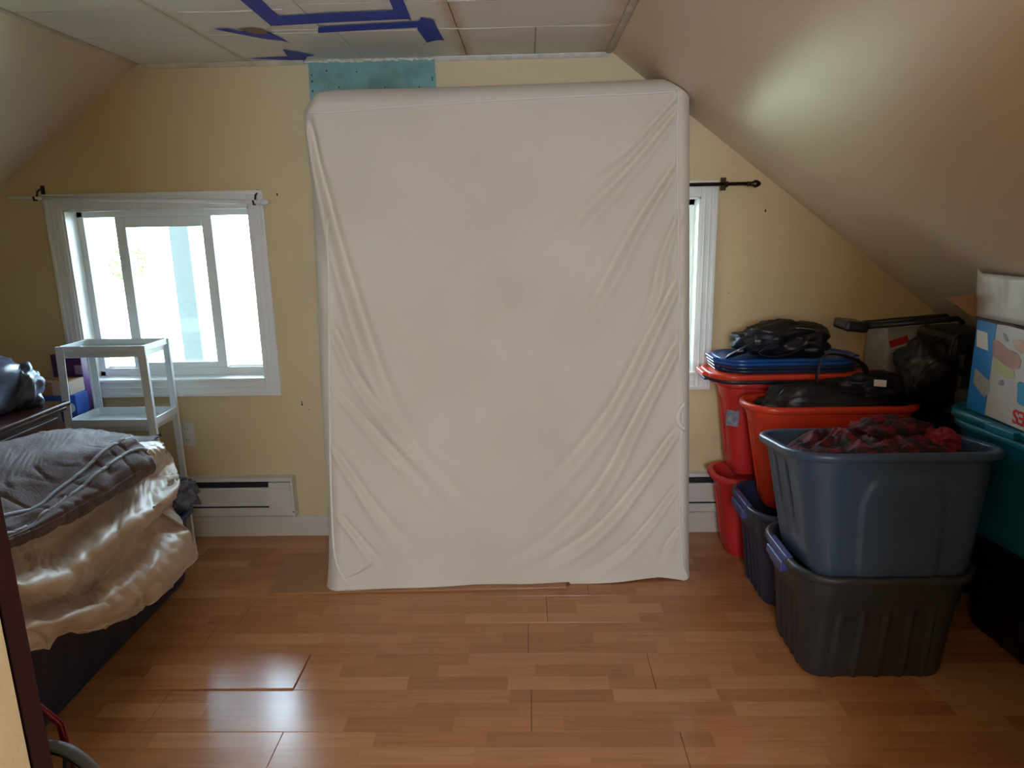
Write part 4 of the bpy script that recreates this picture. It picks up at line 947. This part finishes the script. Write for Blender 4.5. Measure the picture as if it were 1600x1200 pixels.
for yy in (2.78, 2.86):
    obj('handle_bar', MB().tube([(hx_ - .005, yy, hz0 + .002), (h2 + .02, yy, hz1 - .01), (1.70, yy, hz1 - .030)], .011, 8), BLACKP, t, smooth=True)
g0 = HN[0][0] - .03
obj('grip', MB().box(-.046, .046, -.065, .065, -.021, .021, Matrix.Translation((g0 + .045, 2.82, hz0 + .004)) @ Matrix.Rotation(R(6), 4, 'Y')), BLACKP, t, bevel=.012)
for a_ in (1.61, 1.765):
    for c_ in (2.70, 2.86): obj('wheel_housing', MB().box(a_, a_ + .035, c_, c_ + .06, .7985, .83), BLACKP, t, bevel=.006)
t = thing('shoulder_bag', 'slumped black bag leaning on the left side of the suitcase', 'bag', (1.52, 2.72, .79))
obj('bag_body', blob((1.575, 2.745, .91), (.13, .085, .13), 63, .2, 2.0, 2.3), BAGBLK, t, smooth=True)
strap([(1.47, 2.68, .86), (1.51, 2.665, .94), (1.57, 2.66, .98), (1.63, 2.65, .94), (1.66, 2.65, .86)], .012, .0025, BAGBLK, t)
obj('buckle', MB().box(1.470, 1.482, 2.660, 2.666, .868, .880), METAL, t, bevel=.001)
t = tag(obj('rolled_cloth', MB().tube(catmull([(1.60, 2.575, .842), (1.68, 2.58, .846), (1.80, 2.60, .842), (1.93, 2.62, .845)], 24), [.038] * 3 + [.042] * 10 + [.040] * 11, 16), mat('dark_grey_cloth', (.035, .036, .04), .9, var=.3, bump=.5), smooth=True),
    'rolled dark grey cloth in the shadow under the suitcase, left of the diaper box', 'cloth')
# ---- pale box with red print behind
t = thing('carton', 'pale grey box with a red printed label behind the suitcase handle', 'box', (1.56, 3.10, .80))
obj('box_body', MB().box(1.535, 1.745, 3.02, 3.21, .8, 1.045), mat('pale_grey_board', (.42, .41, .40), .6, var=.1), t, bevel=.003)
for a, c_ in ((3.02, 3.112), (3.114, 3.21)): obj('flap', MB().box(1.535, 1.745, a, c_, 1.0455, 1.0485), MATS['pale_grey_board'], t)
LM = Matrix.Translation((1.585, 3.019, .985)) @ Matrix.Rotation(R(90), 4, 'X') @ Matrix.Rotation(R(18), 4, 'Z')
obj('red_label', MB().box(-.04, .04, -.016, .016, -.0006, .0006, LM), REDPRINT, t)
obj('print', MB().box(-.045, .03, -.032, -.026, -.0005, .0006, LM).box(-.045, .02, -.043, -.038, -.0005, .0006, LM), GLABEL, t)
# ---- diaper box on the teal lid
bx, bX, by, bY, bz0, bz1 = 1.532, 1.715, 2.00, 2.425, .851, 1.165
t = thing('diaper_box', 'blue and white printed diaper box with raised torn flap on the teal tote lid', 'box', ((bx + bX) / 2, (by + bY) / 2, bz0))
w_ = .003
obj('box_body', MB().box(bx, bx + w_, by, bY, bz0, bz1).box(bX - w_, bX, by, bY, bz0, 1.13).box(bx, bX, by, by + w_, bz0, bz1 - .02).box(bx, bX, bY - w_, bY, bz0, bz1 - .02).box(bx, bX, by, bY, bz0, bz0 + w_), BOXWHITE, t)
def face(poly, m, name, off=.0006, th=.0004, parent=None):
    n = len(poly); x = bx - off
    b = MB().add([(x - th, q[1], q[2]) for q in poly] + [(x + .0004, q[1], q[2]) for q in poly], [tuple(range(n)), tuple(range(2 * n - 1, n - 1, -1))] + [(i, (i + 1) % n, (i + 1) % n + n, i + n) for i in range(n)])
    return obj(name, b, m, parent or t)
face([(0, 2.325, bz0 + .001), (0, bY, bz0 + .001), (0, bY, bz1), (0, 2.325, bz1)], BOXBLUE, 'blue_end_print')
Q1 = [(1.531, 2.42, 1.129), (1.531, 2.365, 1.126), (1.531, 2.349, 1.068), (1.531, 2.412, 1.072)]
face([(0, y, z) for _, y, z in Q1], WLABEL, 'label', .0012)
Q2 = [(1.531, 2.404, 0.998), (1.531, 2.37, 0.987), (1.531, 2.326, 0.971), (1.531, 2.315, 0.936), (1.531, 2.337, 0.911), (1.531, 2.376, 0.93), (1.531, 2.404, 0.946)]
face([(0, y, z) for _, y, z in Q2], mat('beige_pack_print', (.45, .43, .36), .5, var=.3, vscale=60), 'pack_print', .0012)
Q3 = [(1.531, 2.332, 1.11), (1.531, 2.299, 1.107), (1.531, 2.254, 1.09), (1.531, 2.208, 1.086), (1.531, 2.186, 1.064), (1.531, 2.192, 1.04), (1.531, 2.218, 1.033), (1.531, 2.252, 1.036), (1.531, 2.293, 1.049), (1.531, 2.323, 1.056)]
SKIN = mat('skin_tone_print', (.52, .27, .20), .45, var=.3, vscale=25)
face([(0, y, z) for _, y, z in Q3], SKIN, 'photo_print', .0010)
Q4 = [(1.531, 2.313, 1.054), (1.531, 2.286, 1.046), (1.531, 2.246, 1.035), (1.531, 2.214, 1.031), (1.531, 2.204, 1.009), (1.531, 2.226, 1.0), (1.531, 2.265, 1.006), (1.531, 2.308, 1.012)]
face([(0, y, z) for _, y, z in Q4], mat('pale_green_print', (.50, .52, .22), .45), 'photo_print', .0014)
Q5 = [(1.531, 2.236, 1.122), (1.531, 2.211, 1.13), (1.531, 2.17, 1.127), (1.531, 2.152, 1.096), (1.531, 2.191, 1.087), (1.531, 2.222, 1.098)]
face([(0, y, z) for _, y, z in Q5], mat('peach_print', (.60, .38, .26), .45, var=.3, vscale=30), 'photo_print', .0010)
Q6 = [(1.531, 2.189, 0.995), (1.531, 2.179, 1.002), (1.531, 2.051, 1.0), (1.531, 2.036, 0.93), (1.531, 2.169, 0.93), (1.531, 2.18, 0.938)]
face([(0, y, z) for _, y, z in Q6], mat('sky_blue_print', (.02, .30, .50), .4), 'badge_print', .0010)
Q7 = [(1.531, 2.289, 1.138), (1.531, 2.277, 1.138), (1.531, 2.257, 1.118), (1.531, 2.265, 1.113), (1.531, 2.278, 1.117)]
face([(0, y, z) for _, y, z in Q7], GLABEL, 'butterfly_print', .0010)
Q8 = [(1.531, 2.276, 0.984), (1.531, 2.258, 0.988), (1.531, 2.249, 0.975), (1.531, 2.263, 0.968), (1.531, 2.277, 0.971)]
face([(0, y, z) for _, y, z in Q8], GLABEL, 'butterfly_print', .0010)
QT = [(1.531, 2.161, 0.891)]
TM = Matrix.Translation((bx - .0012, QT[0][1], QT[0][2])) @ Matrix.Rotation(R(180), 4, 'X') @ Matrix.Rotation(R(-90), 4, 'Z') @ Matrix.Rotation(R(90), 4, 'X')
TM = Matrix.Translation((bx - .0012, QT[0][1], QT[0][2])) @ Matrix(((0, 0, -1, 0), (1, 0, 0, 0), (0, -1, 0, 0), (0, 0, 0, 1)))
text('red_lettering', 'ES', .062, TM, mat('bright_red_print', (.62, .015, .02), .4), t)
# flap: white, creased, torn top, with a brown raw edge at the fold
rows_ = []
rr = random.Random(6)
for k in range(41):
    y = bY + .004 - (bY - by) * k / 40; crease = sum(.0035 * math.exp(-((k - c_) / 1.2) ** 2) for c_ in (13, 24))
    top = 1.322 + .012 * math.exp(-((k - 0) / 1.5) ** 2) + rr.uniform(-.002, .002)
    col = []
    for j in range(9):
        f = j / 8; col.append((bx - .004 - .010 * f - crease - .004 * math.sin(k * .25) * f, y + .006 * f, bz1 + .010 + (top - bz1 - .010) * f))
    rows_.append(col)
fb = MB().grid(rows_)
fl = obj('flap', fb, BOXWHITE, t); sm = fl.modifiers.new('s', 'SOLIDIFY'); sm.thickness = .003; sm.offset = 1
fl.data.polygons.foreach_set('use_smooth', [True] * len(fl.data.polygons))
obj('fold_edge', MB().tube([(bx - .003, bY + .002 - (bY - by) * k / 20, bz1 + .004 + .001 * math.sin(k)) for k in range(21)], .006, 8), mat('brown_fold', (.07, .045, .035), .8), fl, smooth=True)
obj('lettering_lines', MB().box(bx - .0105, bx - .009, 2.36, 2.41, 1.25, 1.252).box(bx - .0105, bx - .009, 2.355, 2.41, 1.235, 1.237).box(bx - .0105, bx - .009, 2.36, 2.41, 1.22, 1.222), GLABEL, fl)
obj('symbol', MB().box(bx - .0108, bx - .0095, 2.292, 2.318, 1.225, 1.250), mat('dark_print', (.12, .12, .12), .5), fl)
QF = [(1.429, 2.43, 1.236), (1.464, 2.43, 1.245), (1.515, 2.43, 1.25), (1.53, 2.43, 1.165), (1.488, 2.43, 1.19)]
n = 5; b = MB().add([(x, 2.432, z) for x, _, z in QF] + [(x, 2.436 + (0.02 if i == 0 else 0), z) for i, (x, _, z) in enumerate(QF)], [(0, 1, 2, 3, 4), (9, 8, 7, 6, 5)] + [(i, (i + 1) % 5, (i + 1) % 5 + 5, i + 5) for i in range(5)])
obj('flap', b, CARD, t)['label'] = 'bare brown inner face of the end flap'
